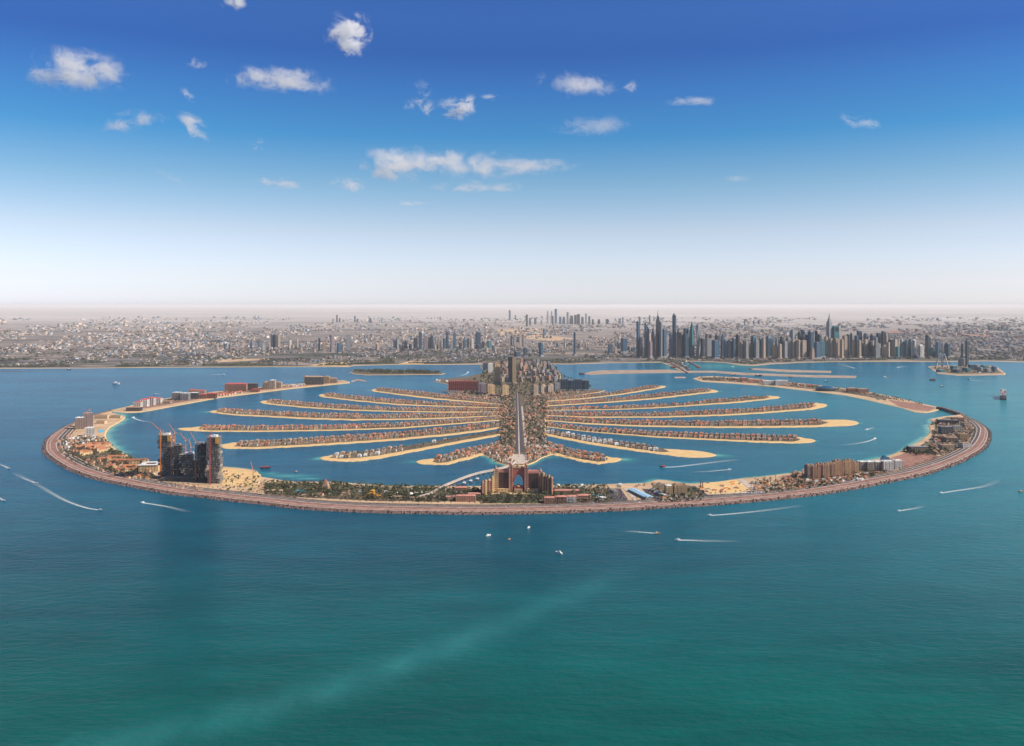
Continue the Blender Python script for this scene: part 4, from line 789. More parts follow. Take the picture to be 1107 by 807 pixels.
bays_block(89, 98, 446.8, 462.6, 32, FA['purple'], M['tanroof'], 'taller mauve tower block behind, topped by a crane', 'tower', 'tower_block', rz=.35, fl=4)
bays_block(92, 99.6, 463, 472.6, 30, FA['white'], M['white'], 'bright white block in front of the two mauve towers', 'apartments', 'apartment_block', rz=.3)
for i, (u0, u1, vt, vb, lab) in enumerate([(102, 116, 449.5, 453.5, 'low cream block at the head of the left lobe'), (119, 130, 450.2, 453, 'low dark-fronted pavilion on the sandy point of the lobe'), (104, 113, 456, 459, 'small cream shed on the sand behind the lobe beach')]):
    bays_block(u0, u1, vt, vb, 30, M['cream'], M['tanroof'], lab, 'building', 'low_building')
# orange-roofed courtyard hotel
def courtyard(u, v, wpx, dm, h, label, wall, roofm, rz=.1, wings=None):
    x, y, _ = P(u, v); w = wpx * y / F; o = empty('courtyard_hotel', (x, y + dm / 2, 3.2), rz); put(o, label, 'hotel')
    wl_, rf = MB(), MB(); t = 16
    for (cx, cy, ww, dd) in ((0, -dm / 2, w, t), (0, dm / 2, w, t), (-w / 2, 0, t, dm), (w / 2, 0, t, dm), (0, 0, t, dm)):
        wl_.box(cx, cy, -1, ww, dd, h + 1); rf.hip(cx, cy, h, ww + 2, dd + 2, 4.5)
    for cx in (-w / 2, w / 2, 0):
        wl_.box(cx, -dm / 2 - 3, -1, 14, 14, h + 9); rf.hip(cx, -dm / 2 - 3, h + 8, 16, 16, 6)
    wl_.build('walls', wall, o); rf.build('roof', roofm, o); return o
courtyard(94, 489, 22, 120, 20, 'yellow courtyard hotel with orange roofs and corner towers, left lobe', FA['yellow'], M['terracotta'], -.15)
courtyard(86, 493.5, 10, 60, 14, 'smaller yellow courtyard building in front of the courtyard hotel', FA['yellow'], M['terracotta'], -.4)
courtyard(104, 491, 9, 70, 16, 'yellow wing with stepped orange roofs beside the palm grove', FA['yellow'], M['terracotta'], -.3)
for i, (u, v, l, h, rz, lab) in enumerate([(112, 500, 60, 13, -.2, 'long terracotta roofed wing nearest the courtyard hotel'), (124, 498, 80, 14, .1, 'terracotta roofed wing behind the palm grove'), (133, 502, 90, 14, -.15, 'long terracotta wing in the middle of the resort'), (148, 502.5, 85, 16, .15, 'terracotta wing leading to the square yellow building'), (140, 508, 70, 13, 0, 'terracotta roofed wing with pale yellow gable front'), (131, 511, 50, 12, -.1, 'pale yellow stepped block above the ring road bend'), (142, 516, 64, 12, -.1, 'cream block in the row above the ring road'), (156, 518, 64, 12, -.1, 'cream block with shaded arcade near the dark towers'), (119, 508, 46, 12, -.3, 'small terracotta roofed block left of the yellow one')]):
    x, y, _ = P(u, v); o = empty('resort_wing', (x, y + 10, 3.2), rz); put(o, lab, 'resort building')
    w, r = MB(), MB(); w.box(0, 0, -1, l, 18, h + 1); w.box(-l * .3, -10, -1, 16, 14, h * .8); w.box(l * .32, -8, -1, 12, 12, h + 5); r.hip(0, 0, h, l + 3, 21, 5); r.hip(-l * .3, -10, h * .8 - 1, 18, 16, 4); r.hip(l * .32, -8, h + 4, 14, 14, 4)
    w.build('walls', FA['yellow'], o); r.build('roof', M['terracotta'], o)
# square yellow building with hollow roof
x, y, _ = P(159, 511); o = empty('square_building', (x, y + 38, 3.2), .12); put(o, 'square yellow building with a flat white roof around a dark court', 'building')
w, r = MB(), MB(); hh = 26
for cx, cy, ww, dd in ((0, -30, 76, 16), (0, 30, 76, 16), (-30, 0, 16, 44), (30, 0, 16, 44)): w.box(cx, cy, -1, ww, dd, hh + 1); r.box(cx, cy, hh, ww + (6 if dd < 20 else 0), dd + 5, 2, bottom=True)
w.build('walls', FA['yellow'], o); r.build('roof_slab', M['white'], o)
# ---------------------------------------------------------------- unfinished towers
def unfinished(u0, u1, vt, vb, dep, label, seed, panel=None):
    rr = random.Random(seed); x, y, _ = P((u0 + u1) / 2, vb); w = (u1 - u0) * y / F; h = (vb - vt) * y / F
    o = empty('unfinished_tower', (x, y + dep / 2, 3.2)); put(o, label, 'tower', 'concrete towers under construction')
    core, sl, co = MB(), MB(), MB(); n = int(h / 6.5); offs = []
    core.box(-w * .1, 6, -1, w * .3, dep * .4, h * .99); core.box(-w * .12, 0, h * .97, w * .22, dep * .3, h * .05)
    a = 0
    for k_ in range(n + 1):
        if k_ % 4 == 2 and rr.random() < .8: sd_ = rr.choice((-1, 1)); sl.box(sd_ * w * .52, -2, h * k_ / n * .97, w * .16, dep * .7, h / n * 1.2, bottom=True)
        if k_ % 4 == 0: a = rr.choice([0, 0, .08, -.08, .17, -.15, .12])
        z = h * k_ / n * .97; ww = w * (1 - abs(a) * .6); cx = a * w
        sl.box(cx, 0, z, ww, dep, .8, bottom=True); offs.append((cx, ww, z))
    for (cx, ww, z) in offs[:-1]:
        m_ = max(3, int(ww / 6.5))
        for i in range(m_ + 1):
            co.box(cx - ww / 2 + ww * i / m_, -dep / 2 + .8, z + .8, 1.0, 1.0, h / n * .97 - .8); co.box(cx - ww / 2 + ww * i / m_, dep / 2 - .8, z + .8, 1.0, 1.0, h / n * .97 - .8)
        for i in range(3): co.box(cx + ww / 2 - .8, -dep / 2 + dep * (i + .5) / 3, z + .8, 1, 1, h / n * .97 - .8); co.box(cx - ww / 2 + .8, -dep / 2 + dep * (i + .5) / 3, z + .8, 1, 1, h / n * .97 - .8)
        for i in range(m_):
            if rr.random() < .15: co.box(cx - ww / 2 + ww * (i + .5) / m_, -dep / 2 + 2.2, z + .8, ww / m_ * .9, .5, h / n * .97 - .8)
    [core.box(rr.uniform(-.4, .4) * w, -dep / 2 + 1.2, h * rr.uniform(.1, .9), w * .10, .6, h * rr.uniform(.03, .09)) for _ in range(14)]; core.build('lift_core', M['concrete'], o); sl.build('floor_slabs', M['concrete'] if seed % 2 else M['midconc'], o); co.build('columns', M['midconc'] if seed % 2 else M['darkconc'], o)
    if panel:
        p = MB(); p.box(panel * w * .36, -dep / 2 - 1.5, h * .84, w * .26, 2, h * .13); p.build('formwork', M['yellow'], o)
    g = MB(); g.box(0, 0, h * .97 + .8, w * .5, dep * .5, 6); g.build('top_formwork', M['white'] if seed % 2 else M['steel'], o)
unfinished(171.4, 184.6, 470.5, 518.5, 40, 'leftmost dark concrete tower under construction, topped by yellow formwork', 3, 1)
unfinished(186, 195.6, 482, 519.5, 36, 'second unfinished tower from the left, lower and grey topped', 4)
unfinished(194.8, 210.2, 492, 520.5, 44, 'lowest unfinished block linking the two pairs of towers', 5)
unfinished(209.4, 221.6, 480.5, 522, 40, 'flat topped unfinished tower third from the left', 6)
unfinished(223.2, 236.4, 472.5, 524, 40, 'rightmost unfinished tower with stepped side and yellow panel', 7, 1)
b = MB(); x, y, _ = P(204, 521.5); o = empty('construction_podium', (x, y + 30, 3.2)); put(o, 'broad dark unfinished podium under the concrete towers', 'podium')
for k_ in range(4): b.box(0, 0, 4.5 * k_, 252 - 14 * k_, 60, .9, bottom=True)
b.build('floor_slabs', M['concrete'], o)
b = MB()
for i in range(34):
    for k_ in range(3): b.box(-122 + i * 7.4, -28.5, 4.5 * k_ + .9, 1, 1, 3.6); b.box(-122 + i * 7.4, 28, 4.5 * k_ + .9, 1, 1, 3.6)
b.box(0, 3, 0, 210, 44, 13); b.build('columns', M['darkconc'], o)
def crane(u, vt, vb, jib_u, jib_v, label, mat='orange', t=2.4, yoff=-6):
    x, y, _ = P(u, vb); y += yoff; x = (u - UC) * y / F; px = F / y; zt = H - (vt - VH) * y / F; zb = 3
    if vb < 515 and mat != 'red2': zb = 3
    o = empty('tower_crane', (x, y, 0)); put(o, label, 'crane', 'tower cranes on the building sites')
    m_ = MB(); hgt = zt - zb; n = int(hgt / 5)
    for sx in (-1, 1):
        for sy in (-1, 1): m_.bar((sx * t / 2, sy * t / 2, zb), (sx * t / 2, sy * t / 2, zt), .75)
    for k_ in range(n):
        z0, z1 = zb + hgt * k_ / n, zb + hgt * (k_ + 1) / n; q = 1 if k_ % 2 else -1
        m_.bar((-q * t / 2, -t / 2, z0), (q * t / 2, -t / 2, z1), .5); m_.bar((t / 2, -q * t / 2, z0), (t / 2, q * t / 2, z1), .5); m_.bar((-t / 2, -q * t / 2, z0), (-t / 2, q * t / 2, z1), .5)
    m_.build('mast', M[mat], o)
    jx = (jib_u - UC) * y / F - x; jz = H - (jib_v - VH) * y / F
    j = MB(); a_, b_ = Vector((0, 0, zt + 2)), Vector((jx, 4, jz))
    for sy in (-1, 1): j.bar(a_ + Vector((0, sy, 0)), b_ + Vector((0, sy * .4, 0)), .7)
    up = Vector((0, 0, 2.2)); j.bar(a_ + up, b_ + up * .4, .6)
    L = (b_ - a_).length
    for k_ in range(int(L / 4)): f_ = k_ / int(L / 4); p = a_.lerp(b_, f_); q = a_.lerp(b_, min(1, f_ + .06)); j.bar(p + Vector((0, 1, 0)), q + up * (1 - .6 * f_), .4)
    j.build('jib', M[mat], o)
    c = MB(); dx = -1 if jx > 0 else 1; c.bar((0, 0, zt + 1), (dx * 11, 0, zt + 2), 1.6); c.build('counter_jib', M[mat], o)
    w = MB(); w.box(dx * 9.5, 0, zt - 2.5, 4, 3, 4, bottom=True); w.build('counterweight', M['concrete'], o)
    cb = MB(); cb.box(0, -2.2, zt - 1.5, 2.6, 2.4, 3, bottom=True); cb.build('cab', M['white'], o)
    hk = MB(); hk.bar((jx * .85, 3.4, zt + (jz - zt) * .85), (jx * .85, 3.4, zt + (jz - zt) * .85 - 18), .3); hk.build('hoist_rope', M['steel'], o)
    ap = MB(); ap.bar((0, 0, zt), (dx * 2, 0, zt + 9), .9); ap.bar((dx * 2, 0, zt + 9), (dx * 10, 0, zt + 2.5), .35); ap.bar((dx * 2, 0, zt + 9), tuple(a_.lerp(b_, .7)), .3); ap.build('apex', M[mat], o)
crane(173.6, 466.5, 518.5, 162.7, 456.8, 'orange crane on the leftmost unfinished tower, jib raised far left')
crane(185.3, 473, 518.8, 184, 466, 'orange crane mast between the first two unfinished towers', 'orange')
crane(188.9, 468.5, 519.2, 182.3, 458.6, 'reddish crane with steep jib above the second unfinished tower', 'orange', 2.6, 18)
crane(200.6, 476.6, 520.3, 193.8, 468.2, 'orange crane above the lowest unfinished block, jib to the left', 'orange', 2.4, 16)
crane(206.5, 484, 520.3, 203.8, 474.5, 'small orange crane right of the one over the lowest block', 'orange', 2.2, 22)
crane(211.5, 478.4, 521.5, 205.4, 467.4, 'orange crane up the front of the third unfinished tower', 'orange')
crane(226.8, 471, 525, 229, 464.5, 'thick red crane up the front of the rightmost unfinished tower', 'red', 3.4)
crane(273.6, 509.5, 519, 270.8, 499.5, 'orange crane standing on the sandy building site by the lagoon', 'orange', 2.4)
crane(96.5, 443.6, 462.6, 91.5, 443.0, 'thin crane on the taller mauve tower block', 'orange', 2.2, 24)
# park features
x, y, _ = P(352, 530); o = empty('temple_tower', (x, y, 3)); put(o, 'stepped stone temple tower with a red top in the palm park', 'tower')
b = MB()
for k_ in range(6): b.box(0, 0, -1 + 5.4 * k_, 30 - 4.2 * k_, 30 - 4.2 * k_, 5.5)
b.build('steps', M['tanroof'], o); b = MB(); b.hip(0, 0, 31.4, 8, 8, 8); b.build('roof', M['redroof'], o)
x, y, _ = P(403, 540); o = empty('slide_tower', (x, y, 3)); put(o, 'yellow water slide tower with curving chutes among the palms', 'water slide')
b = MB()
for sx in (-6, 6):
    for sy in (-6, 6): b.bar((sx, sy, -1), (sx, sy, 24), 1.2)
for z in (8, 16, 23): b.box(0, 0, z, 14, 14, 1)
b.build('frame', M['yellow'], o); b = MB(); b.hip(0, 0, 28, 15, 15, 5); b.bar((0, 0, 24), (0, 0, 28), 1.5); b.build('roof', M['yellow'], o)
for sg_ in (-1, 1, .6):
    b = MB(); prev = (0, -6, 23)
    for k_ in range(1, 22): a_ = k_ * .3; p = (sg_ * (6 + k_ * 1.9), -7 - 6 * math.sin(a_), 23 * (1 - k_ / 21.0) + 1); b.bar(prev, p, 2.0); prev = p
    b.build('chute', M['yellow'], o)
for i, (u, v) in enumerate([(444, 536), (449.5, 535.6), (455, 535.4), (460.5, 535.2)]):
    x, y, _ = P(u, v); o = empty('white_tent', (x, y, 3)); put(o, f'white peaked tent, {ordw(i + 1)} from the left in the row in the park', 'tent', 'white tents in the park')
    b = MB(); b.dome(0, 0, 3, 9, 6, 12, 4); b.cyl(0, 0, 8.6, .9, 3, 6, 0); b.build('canopy', M['white'], o)
    for sx, sy in ((-6, -4), (6, -4), (-6, 5), (6, 5)): q = MB(); q.bar((sx, sy, -.5), (sx, sy, 4.5), .5); q.build('pole', M['steel'], o)
for i, (u, v, w_, h_, lab) in enumerate([(297, 533.5, 60, 9, 'long cream pavilion at the left end of the palm park'), (310, 528, 34, 7, 'low tan pavilion above the pool in the park'), (334, 538, 52, 7, 'low arcade behind the road at the park edge'), (372, 536, 40, 8, 'tan pavilion right of the stepped temple tower'), (385, 529, 30, 6, 'small pavilion deep among the palms'), (424, 531, 30, 7, 'small pavilion left of the white tents'), (430, 540, 46, 8, 'yellow-brown hut row behind the promenade'), (452, 541, 56, 8, 'tan building left of the monorail ramp'), (470, 540, 36, 7, 'low hut beneath the monorail ramp')]):
    x, y, _ = P(u, v); o = empty('park_pavilion', (x, y, 3.2)); put(o, lab, 'pavilion')
    w, r = MB(), MB(); w.box(0, 0, -1, w_, 14, h_); w.box(-w_ * .3, -7, -1, 10, 8, h_ * .8); r.hip(0, 0, h_ - 1, w_ + 3, 17, 3.5); r.hip(-w_ * .3, -7, h_ * .8 - 1, 12, 10, 2.5); w.build('walls', M['cream'], o); r.build('roof', M['tanroof'], o)
# monorail viaduct: deck, rail beams, piers
mono = smooth([(448,541),(465,537),(483,528.5),(505,519.5),(520,515),(533,512.4),(548,508.5),(556,504.5),(560.5,498.5)], 5)
o = empty('monorail_viaduct', (*P(448, 541)[:2], 0)); put(o, 'pale monorail viaduct curving across the lagoon to the spine road', 'bridge'); ox, oy = o.location.x, o.location.y
mw = arr(mono); dk, rl, pr = MB(), MB(), MB()
for i in range(len(mw) - 1):
    f0, f1 = i / (len(mw) - 1), (i + 1) / (len(mw) - 1); z0, z1 = 6 + 8 * min(1, f0 * 4), 6 + 8 * min(1, f1 * 4)
    a_, b_ = (mw[i][0] - ox, mw[i][1] - oy, z0), (mw[i + 1][0] - ox, mw[i + 1][1] - oy, z1); dk.bar(a_, b_, 5); d_ = Vector(b_) - Vector(a_); q = d_.cross(Vector((0, 0, 1))).normalized() * 3
    for s_ in (-1, 1): rl.bar(Vector(a_) + q * s_ + Vector((0, 0, 4)), Vector(b_) + q * s_ + Vector((0, 0, 4)), 1.4)
    if i % 2 == 0: pr.box(a_[0], a_[1], -6, 4, 4, z0 + 4)
dk.build('deck', M['kerb'], o); rl.build('rail_beam', M['kerb'], o); pr.build('piers', M['concrete'], o)
for i, (u, v) in enumerate([(501.8, 524.2), (508.8, 522), (516, 519.8)]):
    x, y, _ = P(u, v); o = empty('overwater_pavilion', (x, y, 0)); put(o, f'{["left", "middle", "right"][i]} of three small white pavilions standing in the lagoon', 'pavilion', 'pavilions in the lagoon')
    b = MB(); b.box(0, 0, 2, 14, 12, 1.2, bottom=True); b.cyl(-5, -4, -4, .8, 6); b.cyl(5, -4, -4, .8, 6); b.cyl(5, 4, -4, .8, 6); b.cyl(-5, 4, -4, .8, 6); b.build('platform', M['darkconc'], o)
    b = MB(); b.box(0, 0, 3.2, 10, 9, 5.5); b.build('walls', M['white'], o); b = MB(); b.hip(0, 0, 8.7, 13, 12, 3); b.build('roof', M['white'], o)
# ---------------------------------------------------------------- the arched hotel
HB = 533.0; hx, hy, _ = P(560, HB); px = hy / F       # metres per photo pixel at the hotel
M['archred'] = plain('deep_pink_stone', (0.40, 0.13, 0.10), 0.85, 0.08, 0.15)
hotel = empty('arched_hotel', (hx, hy, 3.2)); put(hotel, 'huge pink hotel with a pointed archway between two tall towers', 'hotel')
M['brownstone'] = plain('brown_stone', (0.17, 0.095, 0.075), 0.85, 0.08, 0.15)
def hxm(u): return (u - 560) * px
def hz(v, vb=HB): return (vb - v) * px
for nm, u0, u1, vt in (('left_slab', 538.2, 550.4, 510.3), ('right_slab', 569.8, 582.4, 511.5)):
    w, r, f = MB(), MB(), MB(); x0, x1 = hxm(u0), hxm(u1); h = hz(vt); wd = x1 - x0
    w.box((x0 + x1) / 2, 12, -1, wd, 22, h + 1); w.build('room_wing', FA['hotel'], hotel)
    n = 8
    for i in range(n + 1): f.box(x0 + wd * i / n, .4, -1, 1.3, 1.6, h * (.93) + 1)
    for z in np.arange(8, h * .93, 4.0): f.box((x0 + x1) / 2, .7, z, wd, .9, .7, bottom=True)
    f.build('balconies', M['brownstone'], hotel)
    r.box((x0 + x1) / 2, 12, h, wd + 2, 25, 2.5); r.hip((x0 + x1) / 2, 14, h + 2.5, wd - 2, 14, 3); r.box((x0 + x1) / 2, .2, h * .93, wd, 2.4, h * .07)
    for i in range(9): r.box(x0 + wd * (i + .5) / 9, .5, h + 4, 2.2, 2.2, 3.2)
    r.build('parapet', M['pinkroof'], hotel)
    q = MB(); q.box((x0 + x1) / 2, -4, 0, wd, 14, 13); q.build('arcade', FA['yellow'], hotel)
# central block with pointed arch
cb = MB(); x0, x1 = hxm(553.6), hxm(567.2); zt = hz(507.6); zs = hz(525.0); au0, au1 = hxm(555.6), hxm(565.4); ztop = hz(514.2); n = 24; d0, d1 = 2, 26
def archz(t):   # t in -1..1 across the opening: onion-pointed
    a_ = abs(t); return (ztop - 3.5) + (3.5 + 2) * max(0, 1 - a_ * 2.5) ** 1.4 - (ztop - zs) * .62 * (1 - math.sqrt(max(0, 1 - a_ ** 2.2)))
cb.box((x0 + au0) / 2, (d0 + d1) / 2, -1, au0 - x0, d1 - d0, zt + 1); cb.box((au1 + x1) / 2, (d0 + d1) / 2, -1, x1 - au1, d1 - d0, zt + 1)
prev = None
for i in range(n + 1):
    t = -1 + 2 * i / n; x = au0 + (au1 - au0) * i / n; z = archz(t)
    cur = [(x, d0, z), (x, d0, zt), (x, d1, zt), (x, d1, z)]
    if prev: cb.add(prev + cur, [(0, 4, 5, 1), (1, 5, 6, 2), (2, 6, 7, 3), (3, 7, 4, 0)])
    prev = cur
cb.box((x0 + x1) / 2, (d0 + d1) / 2, -1, x1 - x0, d1 - d0, zs * .72 + 1); cb.build('arch_block', M['archred'], hotel)
t_ = MB()
for i in range(n):
    ta, tb = -1 + 2 * i / n, -1 + 2 * (i + 1) / n; t_.bar((au0 + (au1 - au0) * i / n, d0 - .6, archz(ta) + .5), (au0 + (au1 - au0) * (i + 1) / n, d0 - .6, archz(tb) + .5), 1.6)
t_.build('arch_surround', M['redroof'], hotel)
g = MB(); g.dome((x0 + x1) / 2, 8, zs * .70, 11, 8, 14, 4); g.box((x0 + x1) / 2, -3, 0, 30, 16, 12); g.build('entrance_dome', M['yellow'] if False else M['tanroof'], hotel)
r = MB(); r.box((x0 + x1) / 2, 14, zt, x1 - x0, 26, 3); r.dome((x0 + x1) / 2, 14, zt + 3, 9, 9, 12, 4); r.cyl((x0 + x1) / 2, 14, zt + 11.5, 1, 8, 6, 0)
for s_ in (-1, 1): r.hip((x0 + x1) / 2 + s_ * 13, 10, zt + 3, 8, 8, 7)
r.build('roof', M['tanroof'], hotel)
def turret(u0, u1, vt, vbase=HB, yy=6, cap=10, mats=('pink', 'pinkroof'), nm='turret', dd=None):
    w, r = MB(), MB(); x0, x1 = hxm(u0), hxm(u1); wd = x1 - x0; h = hz(vt) - cap; dd = dd or wd; cx = (x0 + x1) / 2
    w.box(cx, yy, -1, wd, dd, h * .9 + 1); w.box(cx, yy, h * .9, wd * .8, dd * .8, h * .1)
    for sx in (-1, 1):
        for sy in (-1, 1): w.cyl(cx + sx * wd * .42, yy + sy * dd * .42, -1, wd * .14, h * .93 + 1, 8)
    for z in np.arange(h * .2, h * .9, h * .12): r.box(cx, yy, z, wd * 1.04, dd * 1.04, .8, bottom=True)
    r.box(cx, yy, h * .9, wd * 1.12, dd * 1.12, 1.4, bottom=True); r.dome(cx, yy, h, wd * .4, cap * .55, 8); r.cyl(cx, yy, h + cap * .45, wd * .14, cap * .6, 6, 0)
    for sx in (-1, 1): r.cyl(cx + sx * wd * .42, yy - dd * .42, h * .93, wd * .16, cap * .5, 6, 0)
    w.build(nm, FA[mats[0]], hotel); r.build('turret_trim', M[mats[1]], hotel)
turret(550.0, 554.0, 499.5, nm='left_tower', yy=2, cap=12); turret(566.8, 570.6, 500.2, nm='right_tower', yy=2, cap=12)
turret(533.6, 538.4, 503.2, yy=2, cap=16, mats=('yellow', 'tanroof')); turret(582.4, 586.4, 506.8, yy=6, cap=14, mats=('pink', 'tanroof'))
turret(571.8, 574, 508.5, yy=20, cap=7); turret(546, 548, 508, yy=20, cap=7)
def wing(us, side):
    for i, (u0, u1, vt, vb) in enumerate(us):
        w, r = MB(), MB(); x0, x1 = hxm(u0), hxm(u1); yb = P(0, vb)[1] - hy; h = (vb - vt) * px; wd = x1 - x0
        w.box((x0 + x1) / 2, yb + 12, -1, wd, 26, h * .9); w.cyl((x0 + x1) / 2, yb, -1, wd * .32, h * .93, 10)
        r.hip((x0 + x1) / 2, yb + 12, h * .9 - 1, wd + 1, 27, 5); r.cyl((x0 + x1) / 2, yb, h * .92, wd * .34, 6, 10, 0)
        w.build('stepped_wing', FA['yellow' if (i % 2 == 0) else 'pink'], hotel); r.build('wing_roof', M['tanroof'], hotel)
wing([(530.4, 534.2, 515.0, 534), (526.6, 531, 519.2, 536), (523.4, 527.2, 520.2, 537.5), (521, 524, 521.5, 538.3)], -1)
wing([(585.6, 589, 511.5, 533.5), (588.4, 591.6, 514.5, 534.5), (591.2, 594.4, 514.0, 535), (594, 597.4, 516.5, 536)], 1)
# low pink buildings either side of the hotel
for i, (u0, u1, vt, vb, st, lab) in enumerate([(492, 504, 527.5, 534.5, 'pink', 'low pink block behind, left of the arched hotel'), (493, 513.5, 536.5, 543.5, 'pink', 'long pink colonnaded building on the promenade left of the hotel'), (482, 491, 538, 542.5, 'tan', 'small tan block by the monorail ramp'), (506, 519, 534.5, 539.5, 'tan', 'tan block tucked beside the hotel left wing'), (588.5, 600, 538.5, 545.5, 'pink', 'pink gabled building right of the hotel garden'), (600.5, 612, 537.5, 545.3, 'red', 'dark red and pink building on the promenade, middle of three'), (612.5, 623, 537, 545, 'white', 'white banded building at the end of the pink row'), (624, 636, 536, 543.5, 'pink', 'pink building with a tiled roof beside the pools'), (600, 626, 531, 535.5, 'pink', 'long pink-roofed hall behind the pink row')]):
    bays_block(u0, u1, vt, vb, 26, FA[st], M['pinkroof'], lab, 'building', 'low_building', roof='hip', bay=7)
# sheds and plots right of the park
def shed(u, v, w_, d_, h_, rz, roofm, lab, cat='hall'):
    x, y, _ = P(u, v); o = empty('hall', (x, y, 3.4), rz); put(o, lab, cat); w, r = MB(), MB(); w.box(0, 0, -1, w_, d_, h_ + 1)
    r.add([(-w_ / 2 - 1, -d_ / 2 - 1, h_), (w_ / 2 + 1, -d_ / 2 - 1, h_), (w_ / 2 + 1, d_ / 2 + 1, h_), (-w_ / 2 - 1, d_ / 2 + 1, h_), (0, -d_ / 2 - 1, h_ + 3), (0, d_ / 2 + 1, h_ + 3)], [(0, 1, 4), (1, 2, 5, 4), (2, 3, 5), (3, 0, 4, 5)])
    for k_ in range(5): r.box(-w_ * .2, d_ * (-.4 + .2 * k_), h_ + 1.6, 2, 2, 2)
    w.build('walls', M['concrete'], o); r.build('roof', M[roofm], o)
shed(692.5, 536.5, 30, 150, 8, .30, 'blueroof', 'long pale blue roofed hall between the car parks', 'hall')
shed(716, 537, 14, 80, 6, .5, 'white', 'narrow white roofed shed right of the car park'); shed(664, 533, 16, 40, 5, .2, 'greyroof', 'grey roofed shed on the car park'); shed(709, 533, 18, 60, 6, .35, 'greyroof', 'grey roofed shed left of the yellow block'); shed(650, 541, 34, 20, 6, .1, 'white', 'small white roofed building beside the car park')
bays_block(720, 726.4, 526, 537, 24, FA['yellow'], M['white'], 'narrow yellow apartment tower beside the dark grove', 'apartments', rz=.1)
bays_block(729, 742.4, 523.6, 537, 30, FA['yellow'], M['tanroof'], 'wide yellow apartment block with a small red rooftop', 'apartments', roof='domes')
for i, u in enumerate((757.5, 759.6)):
    x, y, _ = P(u, 529); o = empty('chimney_stack', (x, y, 3)); put(o, f'{["left", "right"][i]} one of two dark red pile-driver masts on the sand plot', 'mast', 'masts on the sand plot')
    b = MB(); b.cyl(0, 0, -1, 1.8, 31 - 3 * i, 8, 1.4); b.build('pole', M['darksteel'], o); b = MB(); b.box(0, 2, 0, 6, 8, 4); b.box(0, 4, 4, 3, 3, 2.5); b.build('machine_body', M['orange'], o)
# parked lorries, cabins and stacks on the sand plot
for i in range(34):
    u = 771 + i * 1.72; v = 536.6 - i * .08; x, y, _ = P(u, v)
    o = empty('parked_lorry', (x, y, 3.4), 1.5 + random.uniform(-.15, .15)); c_ = ['white', 'steel', 'white', 'blueroof'][i % 4]
    put(o, f'{dict(white="white", steel="grey", blueroof="pale blue")[c_]} lorry parked in the row at the sand plot edge, {ordw(i + 1)} from the left', 'lorry', 'lorries parked along the sand plot')
    b = MB(); b.box(-1, 0, 1.0, 7, 3, 3.2, bottom=True); b.build('cargo_box', M[c_], o); b = MB(); b.box(4, 0, .9, 2.4, 2.8, 2.6, bottom=True); b.build('cab', M['white'], o)
    b = MB(); [b.cyl(q, s_, .0, .9, .9, 8) for q in (-3.5, -1.5, 4) for s_ in (-1.4, 1.4)]; b.build('wheels', M['asphalt'], o)
for i in range(26):
    u, v = random.uniform(759, 815), random.uniform(522.5, 534); x, y, _ = P(u, v); c_ = random.choice(['red', 'orange', 'concrete', 'darksteel', 'white'])
    o = empty('site_cabin', (x, y, 3.6), random.uniform(-.5, .5)); cn = {'red': 'red', 'orange': 'orange', 'concrete': 'grey', 'darksteel': 'dark red', 'white': 'white'}[c_]
    put(o, f'low {cn} site cabin on the sand plot', 'site cabin', f'{cn} site cabins on the sand plot')
    b = MB(); b.box(0, 0, 0, random.uniform(8, 20), 5, 3.2); b.build('walls', M[c_], o); b = MB(); b.box(0, 0, 3.2, 9, 5.6, .5); b.build('roof', M['tanroof'], o)
# tan domed apartments
for i, (u0, u1, vt, vb, st) in enumerate([(872.4, 877.6, 502.3, 518.4, 'purple'), (877.8, 883, 503, 518.4, 'pink'), (883.6, 888.6, 501, 518, 'pink'), (888.8, 893.6, 501.6, 518, 'pink'), (894, 898.2, 500.2, 517, 'yellow'), (898.4, 902, 500.6, 517, 'pink'), (902.2, 907.4, 497.4, 516, 'yellow'), (908, 912.6, 498.6, 515.5, 'pink'), (912.8, 918.6, 496.8, 515, 'yellow'), (918.8, 923, 497.8, 514, 'pink'), (923.2, 928, 500, 513, 'yellow')]):
    bays_block(u0, u1, vt, vb, 24, FA[st], M['tanroof'], f'{STYLE[st]} domed apartment tower, {ordw(i + 1)} from the left in the tan cluster', 'apartments', group='tan domed apartment towers', roof='domes', bay=6, rz=.15)
for i, (u0, u1, vt, vb, st) in enumerate([(929.5, 937, 500, 510.5, 'grey'), (937.4, 945, 500.2, 510.8, 'grey'), (946, 954, 500, 510, 'grey'), (954.6, 965.6, 499.4, 510.4, 'white'), (967.4, 975.2, 498.6, 508.6, 'white')]):
    bays_block(u0, u1, vt, vb, 28, FA[st], M['white'], f'{STYLE[st]} hotel block with curved front, {ordw(i + 1)} from the tan apartments', 'hotel', 'hotel_block', group='grey and white hotel blocks', rz=.12, bay=7)
x, y, _ = P(960, 502); o = empty('glass_hall', (x, y + 30, 3), .1); put(o, 'dark blue glass hall rising behind the white hotel blocks', 'hall'); b = MB(); b.box(0, 0, -1, 40, 26, 24, tw=.7, td=.7); b.build('walls', M['glassblue'], o); b = MB(); b.box(-4, 0, 23, 18, 12, 7, tw=.4, td=.6); b.build('roof_light', M['glassblue'], o)
